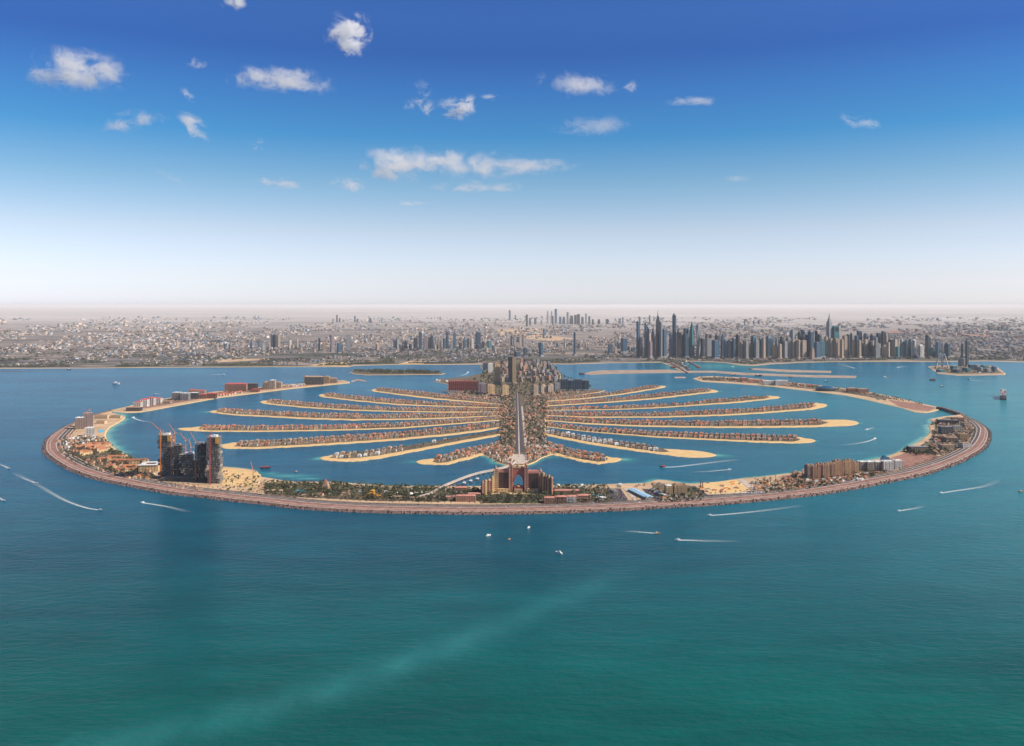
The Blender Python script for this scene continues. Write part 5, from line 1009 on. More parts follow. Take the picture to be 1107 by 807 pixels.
# right lobe buildings
for i, (u0, u1, vt, vb, st, lab) in enumerate([(1018, 1030, 462, 470, 'blue', 'dark blue roofed hall in the middle of the right lobe'), (1030, 1040, 461.5, 468, 'grey', 'grey block right of the dark blue hall'), (1016, 1036, 455, 459.5, 'dark', 'long dark fronted block near the bridge'), (1012, 1024, 472.5, 477, 'pink', 'pink low block above the beach grove'), (1024, 1036, 474, 479, 'tan', 'tan terrace below the dark blue hall'), (1038, 1047, 470, 477, 'yellow', 'yellow stepped block near the ring road'), (1018, 1032, 482, 487.5, 'tan', 'tan block above the empty plot'), (1042, 1049, 458, 463, 'tan', 'small tan block inside the road bend'), (1031, 1042, 452.5, 456, 'pink', 'pink block beside the lobe bridge'), (984, 1004, 484, 490, 'dark', 'low dark hall with round canopies beside the lobe beach'), (1040, 1050, 480, 485.5, 'white', 'white block at the outer road of the right lobe')]):
    bays_block(u0, u1, vt, vb, 34, FA[st], M['greyroof' if st in ('blue', 'dark', 'grey') else 'tanroof'], lab, 'building', 'low_building', bay=8, rz=random.uniform(-.2, .2))
# arm buildings
for i, (u0, u1, vt, vb, st, rf, lab) in enumerate([(144, 152, 434.5, 441.5, 'white', 'redroof', 'leftmost white resort block with red roofs on the upper left arm'), (151.5, 159, 431.5, 440.5, 'white', 'redroof', 'second white resort block with red roofs'), (158.5, 166, 430, 439, 'white', 'redroof', 'tallest white resort block with red roofs'), (165.5, 173.5, 430.5, 437.5, 'white', 'redroof', 'rightmost white resort block with red roofs'), (136.5, 151, 440.8, 445, 'dark', 'tanroof', 'low dark terrace at the tip of the upper left arm'), (175, 184, 434, 437, 'tan', 'tanroof', 'low tan building on the sand right of the white resort'),
  (186, 195, 424.8, 433, 'grey', 'white', 'left grey apartment block with a white roof on the arm'), (195.4, 203.6, 425.6, 433.4, 'grey', 'white', 'middle grey apartment block on the arm'), (204.4, 213, 425.2, 431.8, 'blue', 'white', 'blue-grey block right of the grey apartments'), (203.5, 212, 421.6, 427, 'tan', 'redroof', 'left red roofed block behind the grey apartments'), (212, 221, 422.2, 427, 'tan', 'redroof', 'right red roofed block behind the grey apartments'), (214, 223, 426.4, 431.6, 'red', 'redroof', 'dark red pavilion hall on the shore of the arm'), (223.4, 232.6, 425.4, 431.4, 'red', 'redroof', 'second dark red hall standing over the water'),
  (243, 266, 414.8, 423.4, 'pink', 'redroof', 'big pink hotel with a red roof on the upper left arm'), (268.2, 277.4, 415, 422.6, 'dark', 'greyroof', 'dark block right of the big pink hotel'), (271, 279, 421, 424.6, 'red', 'redroof', 'red hall at the shore below the dark block'), (284, 291, 413, 421, 'tan', 'tanroof', 'left tower of the tan trio on the arm'), (291.4, 297, 411.4, 421, 'tan', 'white', 'central tower of the tan trio on the arm'), (297.4, 303.8, 413, 420, 'tan', 'tanroof', 'right tower of the tan trio on the arm'), (330, 348.6, 407, 416.4, 'dark', 'tanroof', 'wide dark glass hotel near the arm tip'), (328.5, 333, 406.6, 414, 'tan', 'tanroof', 'tan stair tower at the left of the dark glass hotel'), (350, 356, 406.8, 414.8, 'yellow', 'tanroof', 'yellow block right of the dark glass hotel'), (356.4, 364, 409, 414.6, 'tan', 'tanroof', 'last tan block before the arm tip'),
  (825.5, 838, 412.4, 417, 'white', 'white', 'left white hall on the upper right arm'), (838.6, 852, 411.8, 417.4, 'white', 'white', 'right white hall on the upper right arm'), (801, 808, 408.6, 413.4, 'pink', 'pinkroof', 'pink block among the red roofs of the right arm'), (917, 927, 419.8, 425, 'pink', 'tanroof', 'left pink apartment block on the right arm'), (928, 939, 420.6, 426, 'pink', 'tanroof', 'right pink apartment block on the right arm')]):
    bays_block(u0, u1, vt, vb, 40, FA[st], M[rf], lab, 'hotel' if 'hotel' in lab else 'building', 'resort_building', bay=12, fl=5, roof='hip' if 'roof' in rf and rf not in ('greyroof',) else 'flat')
x, y, _ = P(895.5, 423.8); o = empty('domed_building', (x, y + 60, 3)); put(o, 'wide dark domed building on the upper right arm', 'building'); b = MB(); b.cyl(0, 0, -1, 78, 20, 20, ry=60); b.build('walls', FA['dark'], o)
b = MB(); [b.cyl(0, 0, 19 + 7 * k_, 70 * math.cos(k_ * .45), 7, 20, 70 * math.cos((k_ + 1) * .45), ry=52 * math.cos(k_ * .45), r2y=52 * math.cos((k_ + 1) * .45)) for k_ in range(3)]; b.build('dome', M['glassblue'], o)
# lobe bridge
bp_ = arr([(1013, 442.6), (1020, 443.6), (1027, 446), (1036, 449)]); o = empty('road_bridge', (bp_[0][0], bp_[0][1], 0)); put(o, 'dark road bridge joining the right arm to the lobe', 'bridge'); d_, q_ = MB(), MB()
for i in range(3): a_, c_ = bp_[i] - bp_[0], bp_[i + 1] - bp_[0]; d_.bar((*a_, 8), (*c_, 8), 16); [q_.box(*(a_ + (c_ - a_) * t), -5, 8, 8, 10) for t in (0, .33, .66)]
d_.build('deck', M['asphalt'], o); q_.build('piers', M['concrete'], o)
# ---------------------------------------------------------------- observation wheel island
wx, wy, _ = P(1018.4, 398.8); pxw = wy / F; wr = 12.6 * pxw; zc = (398.8 - 383.6) * pxw
o = empty('observation_wheel', (wx, wy, 2), 1.15); put(o, 'giant white observation wheel on splayed legs, seen nearly edge on', 'observation wheel')
b = MB(); n = 40
for k_ in range(n):
    a0, a1 = 2 * math.pi * k_ / n, 2 * math.pi * (k_ + 1) / n
    for s_ in (-7, 7): b.bar((wr * math.cos(a0), s_, zc + wr * math.sin(a0)), (wr * math.cos(a1), s_, zc + wr * math.sin(a1)), 5)
b.build('rim', M['steel'], o); b = MB()
for k_ in range(20): a0 = 2 * math.pi * k_ / 20; b.bar((0, 0, zc), (wr * math.cos(a0), 0, zc + wr * math.sin(a0)), 1.6)
b.build('spokes', M['steel'], o); b = MB(); b.bar((0, -34, zc), (0, 34, zc), 18); b.build('hub', M['white'], o)
for sx in (-1, 1):
    for sy in (-1, 1): b = MB(); b.bar((sx * 62, sy * 62, 0), (0, sy * 28, zc), 10, t2=7); b.build('leg', M['kerb'], o)
for k_ in range(24):
    a0 = 2 * math.pi * (k_ + .5) / 24; b = MB(); b.box((wr + 6) * math.cos(a0), 0, zc + (wr + 6) * math.sin(a0) - 4, 9, 9, 8, bottom=True); b.build('cabin', M['steel'], o)
tower(1039.2, 1042.3, 371, 396.5, 'round', 'blue', 'slim rounded blue tower behind the observation wheel island', 'tower', 'city_tower'); tower(1044.4, 1047.5, 368, 397, 'slab', 'dark', 'tall slim dark tower, right one of the island pair', 'tower', 'city_tower')
tower(1037, 1046.8, 387.8, 396.6, 'round', 'grey', 'round grey drum building at the foot of the island pair', 'building', 'drum_building', podium=False)
for i, (u0, u1, vt, vb) in enumerate([(1029, 1035, 396, 400), (1048, 1053, 394.5, 399), (1054, 1061, 395, 400.5), (1062, 1068.5, 395.4, 401), (1073, 1078.4, 396.4, 402), (1058, 1064, 397.5, 403), (1042, 1050, 398, 402.8), (1030, 1040, 399.6, 403.4), (1066, 1072, 399, 403.2), (1014, 1022, 400, 403)]):
    tower(u0, u1, vt, vb, 'mech', ['teal', 'blue', 'grey'][i % 3], f'low {["teal", "blue", "grey"][i % 3]} block on the wheel island, {ordw(i + 1)} counted from the wheel', 'building', 'island_block', 'low blocks on the wheel island', podium=False)
# ---------------------------------------------------------------- boats
def boat(u, v, L, rz, style, label, cat='boat', wake=None, name='motor_boat', group=None):
    x, y, _ = P(u, v); o = empty(name, (x, y, 0), rz); put(o, label, cat, group); w = L * .26; h = MB(); hc = .16 * L
    sec = [(-.5, .8, 0), (-.2, 1, 0), (.15, .95, .02), (.35, .6, .05), (.5, .04, .09)]; vs = []
    for f_, k_, up in sec:
        for zz, kk in ((-1, .55), (hc + up * L, 1)):
            for s_ in (-1, 1): vs.append((f_ * L, s_ * w / 2 * k_ * kk, zz))
    fs = []
    for i in range(4): a_, b_ = 4 * i, 4 * i + 4; fs += [(a_ + 1, a_ + 3, b_ + 3, b_ + 1), (a_, b_, b_ + 2, a_ + 2), (a_ + 2, b_ + 2, b_ + 3, a_ + 3)]
    fs += [(0, 2, 3, 1), (16, 17, 19, 18)]; h.add(vs, fs)
    hm = {'white': 'white', 'orange': 'orange', 'barge': 'darksteel', 'dark': 'asphalt', 'yacht': 'white'}[style]
    h.build('hull', M[hm], o); c = MB(); c.box(-.08 * L, 0, hc, .5 * L, w * .72, .09 * L, tw=.92, td=.9); c.box(-.1 * L, 0, hc + .09 * L, .3 * L, w * .55, .07 * L, tw=.85, td=.85)
    if style == 'yacht': c.box(-.12 * L, 0, hc + .16 * L, .16 * L, w * .4, .05 * L)
    if style == 'barge': c = MB(); c.box(-.05 * L, 0, hc, .6 * L, w * .8, .12 * L); c.box(-.38 * L, 0, hc, .12 * L, w * .6, .22 * L)
    c.build('cabin', M['white' if style != 'barge' else 'redroof'], o); g = MB(); g.box(.0 * L + .1 * L, 0, hc + .02 * L, .16 * L, w * .74, .045 * L); g.build('windscreen', M['glassblue'], o)
    m_ = MB(); m_.bar((-.15 * L, 0, hc), (-.15 * L, 0, hc + .32 * L), .02 * L); m_.build('mast', M['steel'], o)
    if wake:
        pts = smooth([(u, v)] + wake, 8); a = arr(pts); b = MB(); n = len(a); wd0 = max(3.0, w * 1.1); b.v = []; cols = []
        for i in range(n):
            t = a[min(n - 1, i + 1)] - a[max(0, i - 1)]; t = t / (np.linalg.norm(t) + 1e-9); q = np.array([-t[1], t[0]]); f_ = i / (n - 1); ww = wd0 * (1 + 2.2 * f_)
            for s_ in (-1, -.4, .4, 1): b.v.append((a[i][0] + q[0] * s_ * ww, a[i][1] + q[1] * s_ * ww, .35)); cols.append((max(0, 1 - f_) ** 1.1) * (.0 if abs(s_) == 1 else 1))
        b.f = [(4 * i + j, 4 * i + j + 1, 4 * i + j + 5, 4 * i + j + 4) for i in range(n - 1) for j in range(3)]; b.m = [0] * len(b.f); b.c = [(1, 1, 1)] * len(b.f)
        k_ = b.build('wake', M['foam'], kind='stuff', label='white foam wake trailing behind a boat'); at = k_.data.color_attributes.new('tint', 'FLOAT_COLOR', 'POINT')
        at.data.foreach_set('color', np.array([(c_, c_, c_, 1) for c_ in cols], np.float32).ravel())
BT = [(153.8,543.8,16,3.3,'white','motor boat with a long white wake just off the left sea wall',[(170,546.2),(185,549),(205,554)]),(108.5,551.8,15,-.3,'white','speedboat heading right in the left foreground, long curved wake',[(92,549),(70,541),(45,527),(20,512)]),(40,522.8,14,-.5,'white','small boat halfway along the left wakes',[(32,520),(24,516.5),(14,511)]),(10,507,14,-.5,'white','small boat at the left edge of the sea',[(4,504),(-6,500)]),(4.5,541.5,12,-.3,'white','tiny boat at the far left below the others',[(-2,538),(-9,533)]),
 (125.7,415.6,62,0,'yacht','large white yacht alone behind the left arm',None),(167,426.4,22,3.1,'white','boat with a short wake above the left arm',[(172,425.9),(178,425.3)]),(144,451.8,20,3.6,'white','boat leaving the left lobe basin with a wake',[(149,454),(157,456),(168,456.5)]),(241.5,405.3,30,0,'white','boat far off the mainland beach with a faint wake',[(232,405),(212,404.5)]),
 (528,579.5,17,.6,'yacht','white yacht moored left of the others in front of the hotel',None),(571.6,571,16,1,'yacht','white yacht nearest the sea wall before the hotel',None),(550.8,583.4,9,.3,'orange','tiny orange boat between the moored yachts',None),(604,598.6,22,2.5,'yacht','largest moored yacht, nearest to the viewer',None),
 (710.5,576.9,15,0,'orange','orange boat heading right with a short wake',[(700,576.2),(688,575.2),(674,574.3)]),(732.6,584.3,17,3.14,'white','boat heading left with a bright straight wake, centre right',[(745,584.4),(762,585),(800,585.6)]),
 (767,557.6,17,3.2,'white','boat heading left with the longest wake right of centre',[(785,556.4),(810,554),(840,550.5),(870,546.5)]),(716,505.2,24,3.2,'barge','launch heading left in the lagoon with a fanning wake',[(730,505),(752,502.5),(785,498.5),(800,497)]),(788.5,508,16,.1,'white','small boat heading right in the lagoon below the other wake',[(778,508.8),(765,510),(745,510.6)]),
 (1017,533.5,18,3.3,'white','boat heading left with a thick wake at the right',[(1030,531.4),(1050,528.5),(1066,525.4),(1082,519)]),(971.5,552.8,15,3.3,'white','boat heading left with a short wake below the right lobe',[(980,551.4),(990,549.8),(1000,547)]),(1103,532,17,3.1,'orange','orange-hulled boat at the right edge of the picture',None),
 (945.8,474.6,20,.4,'white','boat heading right inside the right lagoon with a wake',[(938,477.4),(926,479.8),(908,481.6)]),(936.5,465,22,3.5,'white','boat with a short bright wake above it in the right lagoon',[(940,463.8),(945,462)]),(320,510.4,14,3.3,'orange','small orange launch by the turquoise lagoon',None),(284.4,506.6,24,0,'barge','left one of two dark red barges off the building site',None),(289.5,506,24,.2,'barge','right one of two dark red barges off the building site',None),
 (1008,411.6,50,3,'barge','long dark barge below the wheel island',None),(1018.5,418.2,34,.3,'dark','dark tug right below the long barge',None),(1048,410.8,30,3.1,'dark','dark tug with a pale wake right of the barge',[(1054,411.5),(1066,412.2),(1090,412.8)]),(925,398.8,28,-.6,'white','boat near the marina beach with a curved wake',[(917,396.4),(908,394.2)]),(969.8,397.9,30,3.3,'white','boat off the towers heading left with a wake',[(976,396.6),(986,396)]),(956,407.6,24,3.3,'white','boat with a faint arc wake below the marina beach',[(962,409),(945,411.5)][:1]),
 (506,402.8,24,.5,'white','boat trailing an arc of foam behind the green islet',[(503,405),(497,406.6),(490,407.2)]),(728,398.3,60,0,'barge','long red-decked barge in the harbour left',None),(754,397.7,44,.1,'barge','red and white ship inside the harbour basin',None),(792,397,36,0,'white','white ferry inside the harbour basin',None),(812,399.6,40,.1,'barge','dark ship moored along the harbour breakwater',None),(820,407,70,0,'dark','long dark ship between the harbour and the right arm',None),(793,406,44,0,'dark','shorter dark ship left of the long one',None),(854.5,408.4,30,0,'barge','small red ship behind the white halls',None),(893,412.8,34,0,'dark','dark boat behind the domed building',None),(75,399.9,40,0,'dark','dark launch off the far left beach',None),(629,405,56,0,'barge','red-brown barge at the left tip of the sandbank',None)]
for u, v, L, rz, st, lab, wk in BT: boat(u, v, L, rz, st, lab, 'yacht' if st == 'yacht' else ('barge' if st == 'barge' else 'boat'), wk, {'yacht': 'yacht', 'barge': 'barge'}.get(st, 'motor_boat'))
# loaded jack-up barge with stacks
x, y, _ = P(1084.5, 432.5); o = empty('container_ship', (x, y, 0), -math.atan2(x, y)); put(o, 'ship stacked with pinkish containers, standing tall in open water', 'ship'); pw = y / F
b = MB(); b.box(0, 130, -2, 6.2 * pw, 290, 12, tw=1.04); b.build('hull', M['darksteel'], o); b = MB()
for i in range(9):
    for j in range(4): b.col = random.choice([(.5, .36, .34), (.62, .5, .45), (.45, .3, .3), (.6, .55, .55)]); b.box(-2.0 * pw + j * 1.45 * pw, 6 + i * 26, 10, 1.3 * pw, 23, random.uniform(14, 30) + i * 1.5)
b.build('containers', M['tinted'], o, kind='stuff'); b = MB(); b.box(-1.9 * pw, 240, 10, 2 * pw, 20, 50); b.box(0, 258, 10, 5.6 * pw, 16, 44); b.build('bridge_house', M['white'], o)
# harbour and causeway near the marina
for i, (pts, lab) in enumerate([([(722, 391.5), (729, 395), (737, 400), (744, 404)], 'left curving pier of the harbour causeway'), ([(733, 392.5), (739, 396), (746, 400.6)], 'middle pier of the harbour causeway'), ([(745, 391.6), (752, 395.4), (757, 398)], 'right pier of the harbour causeway')]):
    a = arr(pts); o = empty('harbour_pier', (a[0][0], a[0][1], 0)); put(o, lab, 'pier', 'harbour causeway piers'); d_, q_ = MB(), MB()
    for j in range(len(a) - 1): d_.bar((*(a[j] - a[0]), 3), (*(a[j + 1] - a[0]), 3), 12)
    d_.v = [(vx, vy, vz) for vx, vy, vz in d_.v]; d_.build('deck', M['promenade'], o)
    for j in range(len(a)): q_.box(*(a[j] - a[0]), -4, 14, 14, 13)
    q_.build('piers', M['concrete'], o)
for i in range(22):
    u, v = random.uniform(748, 860), random.uniform(389.4, 391.4); x, y, _ = P(u, v); st = random.choice(['tan', 'white', 'grey', 'pink'])
    bays_block(u - 1.6, u + 1.6, v - random.uniform(1, 2.4), v, 40, FA[st], M['tanroof'], f'low {STYLE[st]} building on the shore below the marina towers', 'building', 'shore_building', bay=14, group=f'low {STYLE[st]} shore buildings below the marina towers')
# ---------------------------------------------------------------- the city on the mainland: blocks and tree belts
CB = []
def coast_v(u): return lerp_pts(coast, u)
def dens_ok(u, v):
    n_ = math.sin(u * .045 + v * .35) + math.sin(u * .11 - v * .9 + 2) * .7 + math.sin(u * .021 + 4) * .6
    if 700 < u < 1015 and v > 378: return random.random() < .35
    if v > 384: return n_ > .1
    if v < 351: return n_ > -.3 and random.random() < .8
    return n_ > -.7
k = 0
while len(CB) < 23000 and k < 140000:
    k += 1; u = random.uniform(-60, 1170); t = random.random(); v = 343.5 + (coast_v(u) - 2.4 - 343.5) * t ** .8
    if not dens_ok(u, v): continue
    x, y, _ = P(u, v); px_ = y / F; w = px_ * random.uniform(.6, 2.4); d = px_ * random.uniform(1.5, 6); h = px_ * random.choice([.3, .4, .5, .6, .8, 1.0, 1.8]) * (1.0 if v > 352 else .8)
    h = min(h, 70 if v > 355 else 130); CB.append((y, x, w, min(d, 160), h, u, v))
CB.sort()
HM = []
for st, rf in (('tan', 'tanroof'), ('white', 'white'), ('grey', 'greyroof'), ('yellow', 'terracotta'), ('blue', 'greyroof')):
    w, r = MB(), MB(); w.box(0, 0, 0, 1, 1, .86); w.box(.2, -.3, 0, .5, .55, .7); w.box(-.3, .2, 0, .35, .7, .95); r.box(0, 0, .86, 1.03, 1.03, .05); r.box(-.2, .1, .91, .3, .3, .09); r.box(.2, -.3, .70, .54, .6, .04)
    HM.append((w.mesh('city_house', [FA[st]]), r.mesh('roof', [M[rf]]), STYLE[st]))
cityb = MB()
for i, (y, x, w, d, h, u, v) in enumerate(CB):
    rz = random.choice([0, .1, .3, -.25])
    if i < 300:
        a, r, nm = HM[i % 5]; o = bpy.data.objects.new('city_house', a); COL.objects.link(o); o.location = (x, y, 2); o.rotation_euler = (0, 0, rz); o.scale = (w, d * .5, h)
        q = bpy.data.objects.new('roof', r); COL.objects.link(q); q.parent = o
        ar = 'left of the trunk' if u < 520 else ('between the trunk and the marina' if u < 690 else 'at the marina')
        put(o, f'low {nm} building near the mainland beach {ar}', 'building', f'low {nm} buildings near the mainland beach {ar}')
    else:
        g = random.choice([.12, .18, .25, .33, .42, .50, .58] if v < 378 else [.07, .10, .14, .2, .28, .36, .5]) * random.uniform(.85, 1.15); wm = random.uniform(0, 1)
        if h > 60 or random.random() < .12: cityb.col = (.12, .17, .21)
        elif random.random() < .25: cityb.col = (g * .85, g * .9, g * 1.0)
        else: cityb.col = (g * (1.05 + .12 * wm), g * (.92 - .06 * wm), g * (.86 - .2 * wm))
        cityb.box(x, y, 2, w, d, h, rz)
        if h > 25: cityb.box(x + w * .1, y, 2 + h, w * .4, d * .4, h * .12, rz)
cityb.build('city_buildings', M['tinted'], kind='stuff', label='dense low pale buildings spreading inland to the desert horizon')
tb = MB(); k = 0
while k < 11000:
    u = random.uniform(-60, 1170); t = random.random() ** 2.0; v = coast_v(u) - 1.6 - t * 24
    if math.sin(u * .06 + v * .55 + 1) + math.sin(u * .023 - v * .9) * .8 + math.sin(u * .2) * .3 < -.2 + t: k += .3; continue
    k += 1; x, y, _ = P(u, v); s = random.uniform(7, 15); g = random.uniform(.5, 1.5); tb.col = (.05 * g, .055 * g, .034 * g)
    for _ in range(5):
        a_ = Vector((random.gauss(0, s * .6), random.gauss(0, s * .6), random.uniform(2, s * 1.0))); p = Vector((x, y, 2)) + a_; q = Vector((random.gauss(0, 1), random.gauss(0, 1), random.gauss(0, 1))).normalized() * s * .55; w = q.orthogonal().normalized() * s * .5
        tb.add([p - q, p + w, p + q, p - w], [(0, 1, 2, 3)])
    tb.box(x, y, 1, 1, 1, s * .7)
tb.build('coastal_trees', M['tinted'], kind='stuff', label='dark belts of trees behind the mainland beach')
# desert roads and tracks on the mainland, and pale open plots
for nm, pts, m_ in [('open_plot', [(335,395.5),(352,392.5),(372,391.8),(378,394.5),(376,396.6)], 'sand'), ('open_plot', [(430,393.8),(445,390.6),(462,390.2),(458,393.6)], 'sand'), ('open_plot', [(225,389.4),(290,387.8),(292,389.4),(240,392)], 'desert'), ('highway', [(-60,377.2),(300,377.8),(560,383.6),(700,384.4),(700,385),(560,384.4),(300,378.4),(-60,377.8)], 'asphalt'), ('open_plot', [(537,356.5),(585,356),(586,361.5),(540,363)], 'desert'), ('open_plot', [(560,363.5),(585,362),(622,366.5),(600,369),(570,367)], 'desert'), ('open_plot', [(960,357.5),(1107,364),(1170,366),(1170,368.5),(1040,363.8),(965,361)], 'promenade'), ('highway', [(-60,359),(280,358),(500,356),(500,356.5),(280,358.6),(-60,359.8)], 'asphalt'), ('highway', [(960,372),(1170,377),(1170,377.8),(960,372.6)], 'asphalt')]:
    ground_patch(nm, pts, 2.6, M[m_])
# parked cars
cb_, cg_ = MB(), MB(); cb_.box(0, 0, .25, 4.6, 1.85, .75, bottom=True); cb_.box(-.2, 0, 1.0, 2.6, 1.6, .55, tw=.8, td=.85); cg_.box(-.2, 0, 1.08, 2.66, 1.66, .32, tw=.86, td=.9)
for sx in (-1.45, 1.45):
    for sy in (-.85, .85): cg_.cyl(sx, sy, 0, .36, .5, 8)
CC = [('white', (.75, .75, .73)), ('dark', (.03, .03, .035)), ('silver', (.45, .46, .47)), ('red', (.4, .03, .03)), ('tan', (.45, .36, .24))]
CM = [(n_, cb_.mesh('parked_car', [plain('car_paint_' + n_, c_, .3, .1, .03)])) for n_, c_ in CC]; CGm = cg_.mesh('windows_and_wheels', [M['asphalt'] if False else plain('dark_car_glass', (.02, .02, .025), .2)])
def car(x, y, rz, where):
    n_, me_ = random.choice(CM); o = bpy.data.objects.new('parked_car', me_); COL.objects.link(o); o.location = (x, y, z_car); o.rotation_euler = (0, 0, rz); o.scale = (1.25, 1.25, 1.25); q = bpy.data.objects.new('windows', CGm); COL.objects.link(q); q.parent = o
    put(o, f'{n_} car {where}', 'car', f'{n_} cars {where}')
for (ua, va, ub, vb_, skew, rows, cols, where) in ((657, 530.2, 671, 542.8, 9, 9, 11, 'parked in the car park right of the pools'), (696, 530.4, 705, 541, 9, 7, 7, 'parked beside the pale blue roofed hall'), (69, 466.5, 84, 472, -2, 3, 9, 'parked on the open lot of the left lobe')):
    z_car = 3.7
    for r_ in range(rows):
        for c_ in range(cols):
            if random.random() < .3: continue
            f_ = (r_ + .5) / rows; v = va + (vb_ - va) * f_; u = ua + (ub - ua) * (c_ + .5) / cols + skew * (f_ - .0); x, y, _ = P(u - (0 if skew > 0 else 0), v); car(x, y, 1.57 + random.uniform(-.05, .05), where)
z_car = 4.7
for i in range(lo + 2, hi - 2, 1):
    if random.random() < .30:
        off = random.choice([8.5, 14.5, 25.5, 31.5]); p = oa[i] + inw[i] * (wfac(i) + off); d_ = oa[i + 1] - oa[i]; car(p[0], p[1], math.atan2(d_[1], d_[0]), 'driving on the ring road')
# ---------------------------------------------------------------- clouds: volumes of uneven density high above
def cloud_mat(name, dens, seed, thr, sx):
    m = bpy.data.materials.new(name); m.use_nodes = True; nt = m.node_tree; nt.nodes.clear(); out = nt.nodes.new('ShaderNodeOutputMaterial'); v = nt.nodes.new('ShaderNodeVolumePrincipled'); nt.links.new(v.outputs[0], out.inputs['Volume'])
    v.inputs['Color'].default_value = (1, 1, 1, 1); v.inputs['Anisotropy'].default_value = 0.2
    tcn = nt.nodes.new('ShaderNodeTexCoord'); mp = nt.nodes.new('ShaderNodeMapping'); mp.inputs['Scale'].default_value = sx; mp.inputs['Location'].default_value = (seed * 3.7, seed * 1.3, seed); nt.links.new(tcn.outputs['Object'], mp.inputs[0])
    n = nt.nodes.new('ShaderNodeTexNoise'); n.inputs['Scale'].default_value = 1.0; n.inputs['Detail'].default_value = 8; n.inputs['Roughness'].default_value = .7; n.inputs['Distortion'].default_value = 2.2; nt.links.new(mp.outputs[0], n.inputs[0])
    ln = nt.nodes.new('ShaderNodeVectorMath'); ln.operation = 'LENGTH'; nt.links.new(tcn.outputs['Object'], ln.inputs[0])
    def mt(op, a, b=None):
        q = nt.nodes.new('ShaderNodeMath'); q.operation = op
        for i, x in enumerate((a, b)):
            if x is None: continue
            if hasattr(x, 'links'): nt.links.new(x, q.inputs[i])
            else: q.inputs[i].default_value = x
        return q.outputs[0]
    fall = mt('SUBTRACT', 1.0, mt('POWER', ln.outputs['Value'], 1.5)); ridge = mt('SUBTRACT', 1.0, mt('MULTIPLY', mt('ABSOLUTE', mt('SUBTRACT', n.outputs[0], .5)), 9.0)); n2 = nt.nodes.new('ShaderNodeTexNoise'); n2.inputs['Scale'].default_value = .8; n2.inputs['Detail'].default_value = 3; n2.inputs['Distortion'].default_value = 1.0; nt.links.new(mp.outputs[0], n2.inputs[0]); e = mt('SUBTRACT', mt('ADD', mt('MULTIPLY', ridge, .30), mt('ADD', mt('MULTIPLY', n2.outputs[0], 1.5), mt('MULTIPLY', fall, .55))), 1.30 + thr); e = mt('MINIMUM', mt('MULTIPLY', e, fall), .25)
    dd = mt('MULTIPLY', mt('MAXIMUM', e, 0.0), dens); nt.links.new(dd, v.inputs['Density']); return m
CL = [(250,3,30,12,1,.0),(377,38,48,32,1.2,.1),(82,76,92,28,1.3,-.03),(211,69,22,8,.6,0),(304,87,92,20,.9,-.08),(204,103,9,16,.35,.9),(146,131,66,13,.5,.2),(211,138,42,18,.7,-.5),(280,157,20,14,.35,.3),(627,92,84,15,.6,-.1),(746,110,50,7,.4,0),(640,137,80,15,.22,0),(455,108,30,26,.7,.2),(495,115,40,22,1,.0),(430,178,84,26,.75,0),(500,178,110,22,.75,-.03),(560,181,100,11,.55,.03),(298,198,52,9,.5,-.05),(376,201,44,14,.4,0),(515,202,96,8,.4,0),(450,220,46,5,.3,0),(796,193,38,8,.3,0),(933,133,48,10,.35,-.2),(680,97,20,10,.3,.6),(530,106,20,5,.3,0),(180,190,40,8,.12,-.4)]
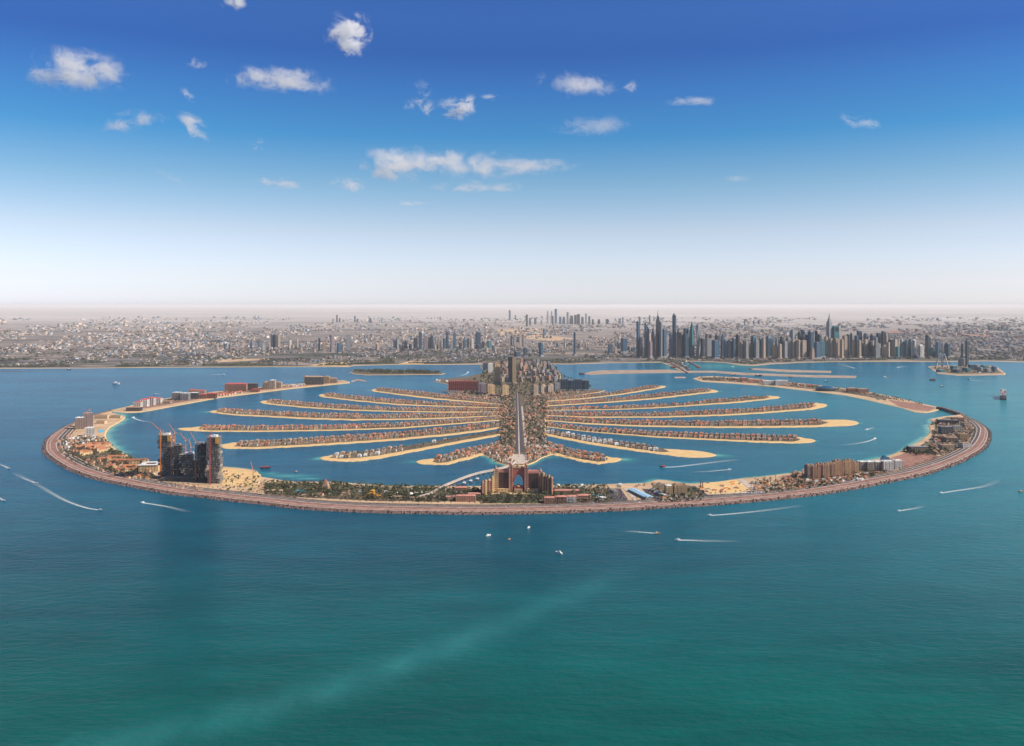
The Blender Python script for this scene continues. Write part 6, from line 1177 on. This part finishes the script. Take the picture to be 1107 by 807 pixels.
for i, (u, v, w, h, s, tilt) in enumerate(CL):
    y = 2500 * F / (VH - v) if v < 300 else 20000; x = (u - UC) * y / F; z = H + (VH - v) * y / F; px_ = y / F
    b = MB(); n, r_ = 14, 8
    for j in range(1, r_):
        for k_ in range(n): th, ph = math.pi * j / r_, 2 * math.pi * k_ / n; b.v.append((math.sin(th) * math.cos(ph), math.sin(th) * math.sin(ph), math.cos(th)))
    for j in range(r_ - 2):
        for k_ in range(n): b.f.append((j * n + k_, (j + 1) * n + k_, (j + 1) * n + (k_ + 1) % n, j * n + (k_ + 1) % n))
    b.v += [(0, 0, 1), (0, 0, -1)]; t0 = len(b.v) - 2; b.f += [(t0, k_, (k_ + 1) % n) for k_ in range(n)] + [(t0 + 1, (r_ - 2) * n + (k_ + 1) % n, (r_ - 2) * n + k_) for k_ in range(n)]
    b.m = [0] * len(b.f); b.c = [(1, 1, 1)] * len(b.f)
    sx, sy, sz = w * px_ * .78, w * px_ * .5, h * px_ * .95
    cells = max(1.5, w / 22.0)
    m_ = cloud_mat('cloud_vapour', s * 26.0 / (sy * 2) , i + 1, (-.05 if w > 70 else (-.03 if w > 45 else .0)), (cells * .8, cells * .4, max(.8, cells * (h / w) * 1.3)))
    sz_w = 'small' if w < 35 else ('mid-sized' if w < 70 else 'wide'); o = b.build('cloud', m_, kind='stuff', label=f'{sz_w} thin white wispy cloud in the blue sky'); o.location = (x, y, z); o.scale = (sx, sy, sz); o.rotation_euler = (0, -tilt, 0); o['group'] = 'wispy clouds'
# ---------------------------------------------------------------- haze
hz_ = MB(); x_, y0_, y1_, z0_, z1_ = 300000, -3000, 390000, -4.0, 765.0
hz_.add([(-x_, y0_, z0_), (x_, y0_, z0_), (x_, y1_, z0_), (-x_, y1_, z0_), (-x_, y0_, z1_), (x_, y0_, z1_), (x_, y1_, z1_), (-x_, y1_, z1_)], [(3, 2, 1, 0), (4, 5, 6, 7), (0, 1, 5, 4), (1, 2, 6, 5), (2, 3, 7, 6), (3, 0, 4, 7)])
hm = bpy.data.materials.new('haze'); hm.use_nodes = True; hm.node_tree.nodes.clear(); ho = hm.node_tree.nodes.new('ShaderNodeOutputMaterial'); hv = hm.node_tree.nodes.new('ShaderNodeVolumePrincipled')
hv.inputs['Color'].default_value = (1.0, 0.985, 0.97, 1); hv.inputs['Density'].default_value = HAZE_DENSITY; hv.inputs['Anisotropy'].default_value = 0.0; hm.node_tree.links.new(hv.outputs[0], ho.inputs['Volume'])
hz_.build('haze', hm, kind='stuff', label='pale haze over the sea and desert')
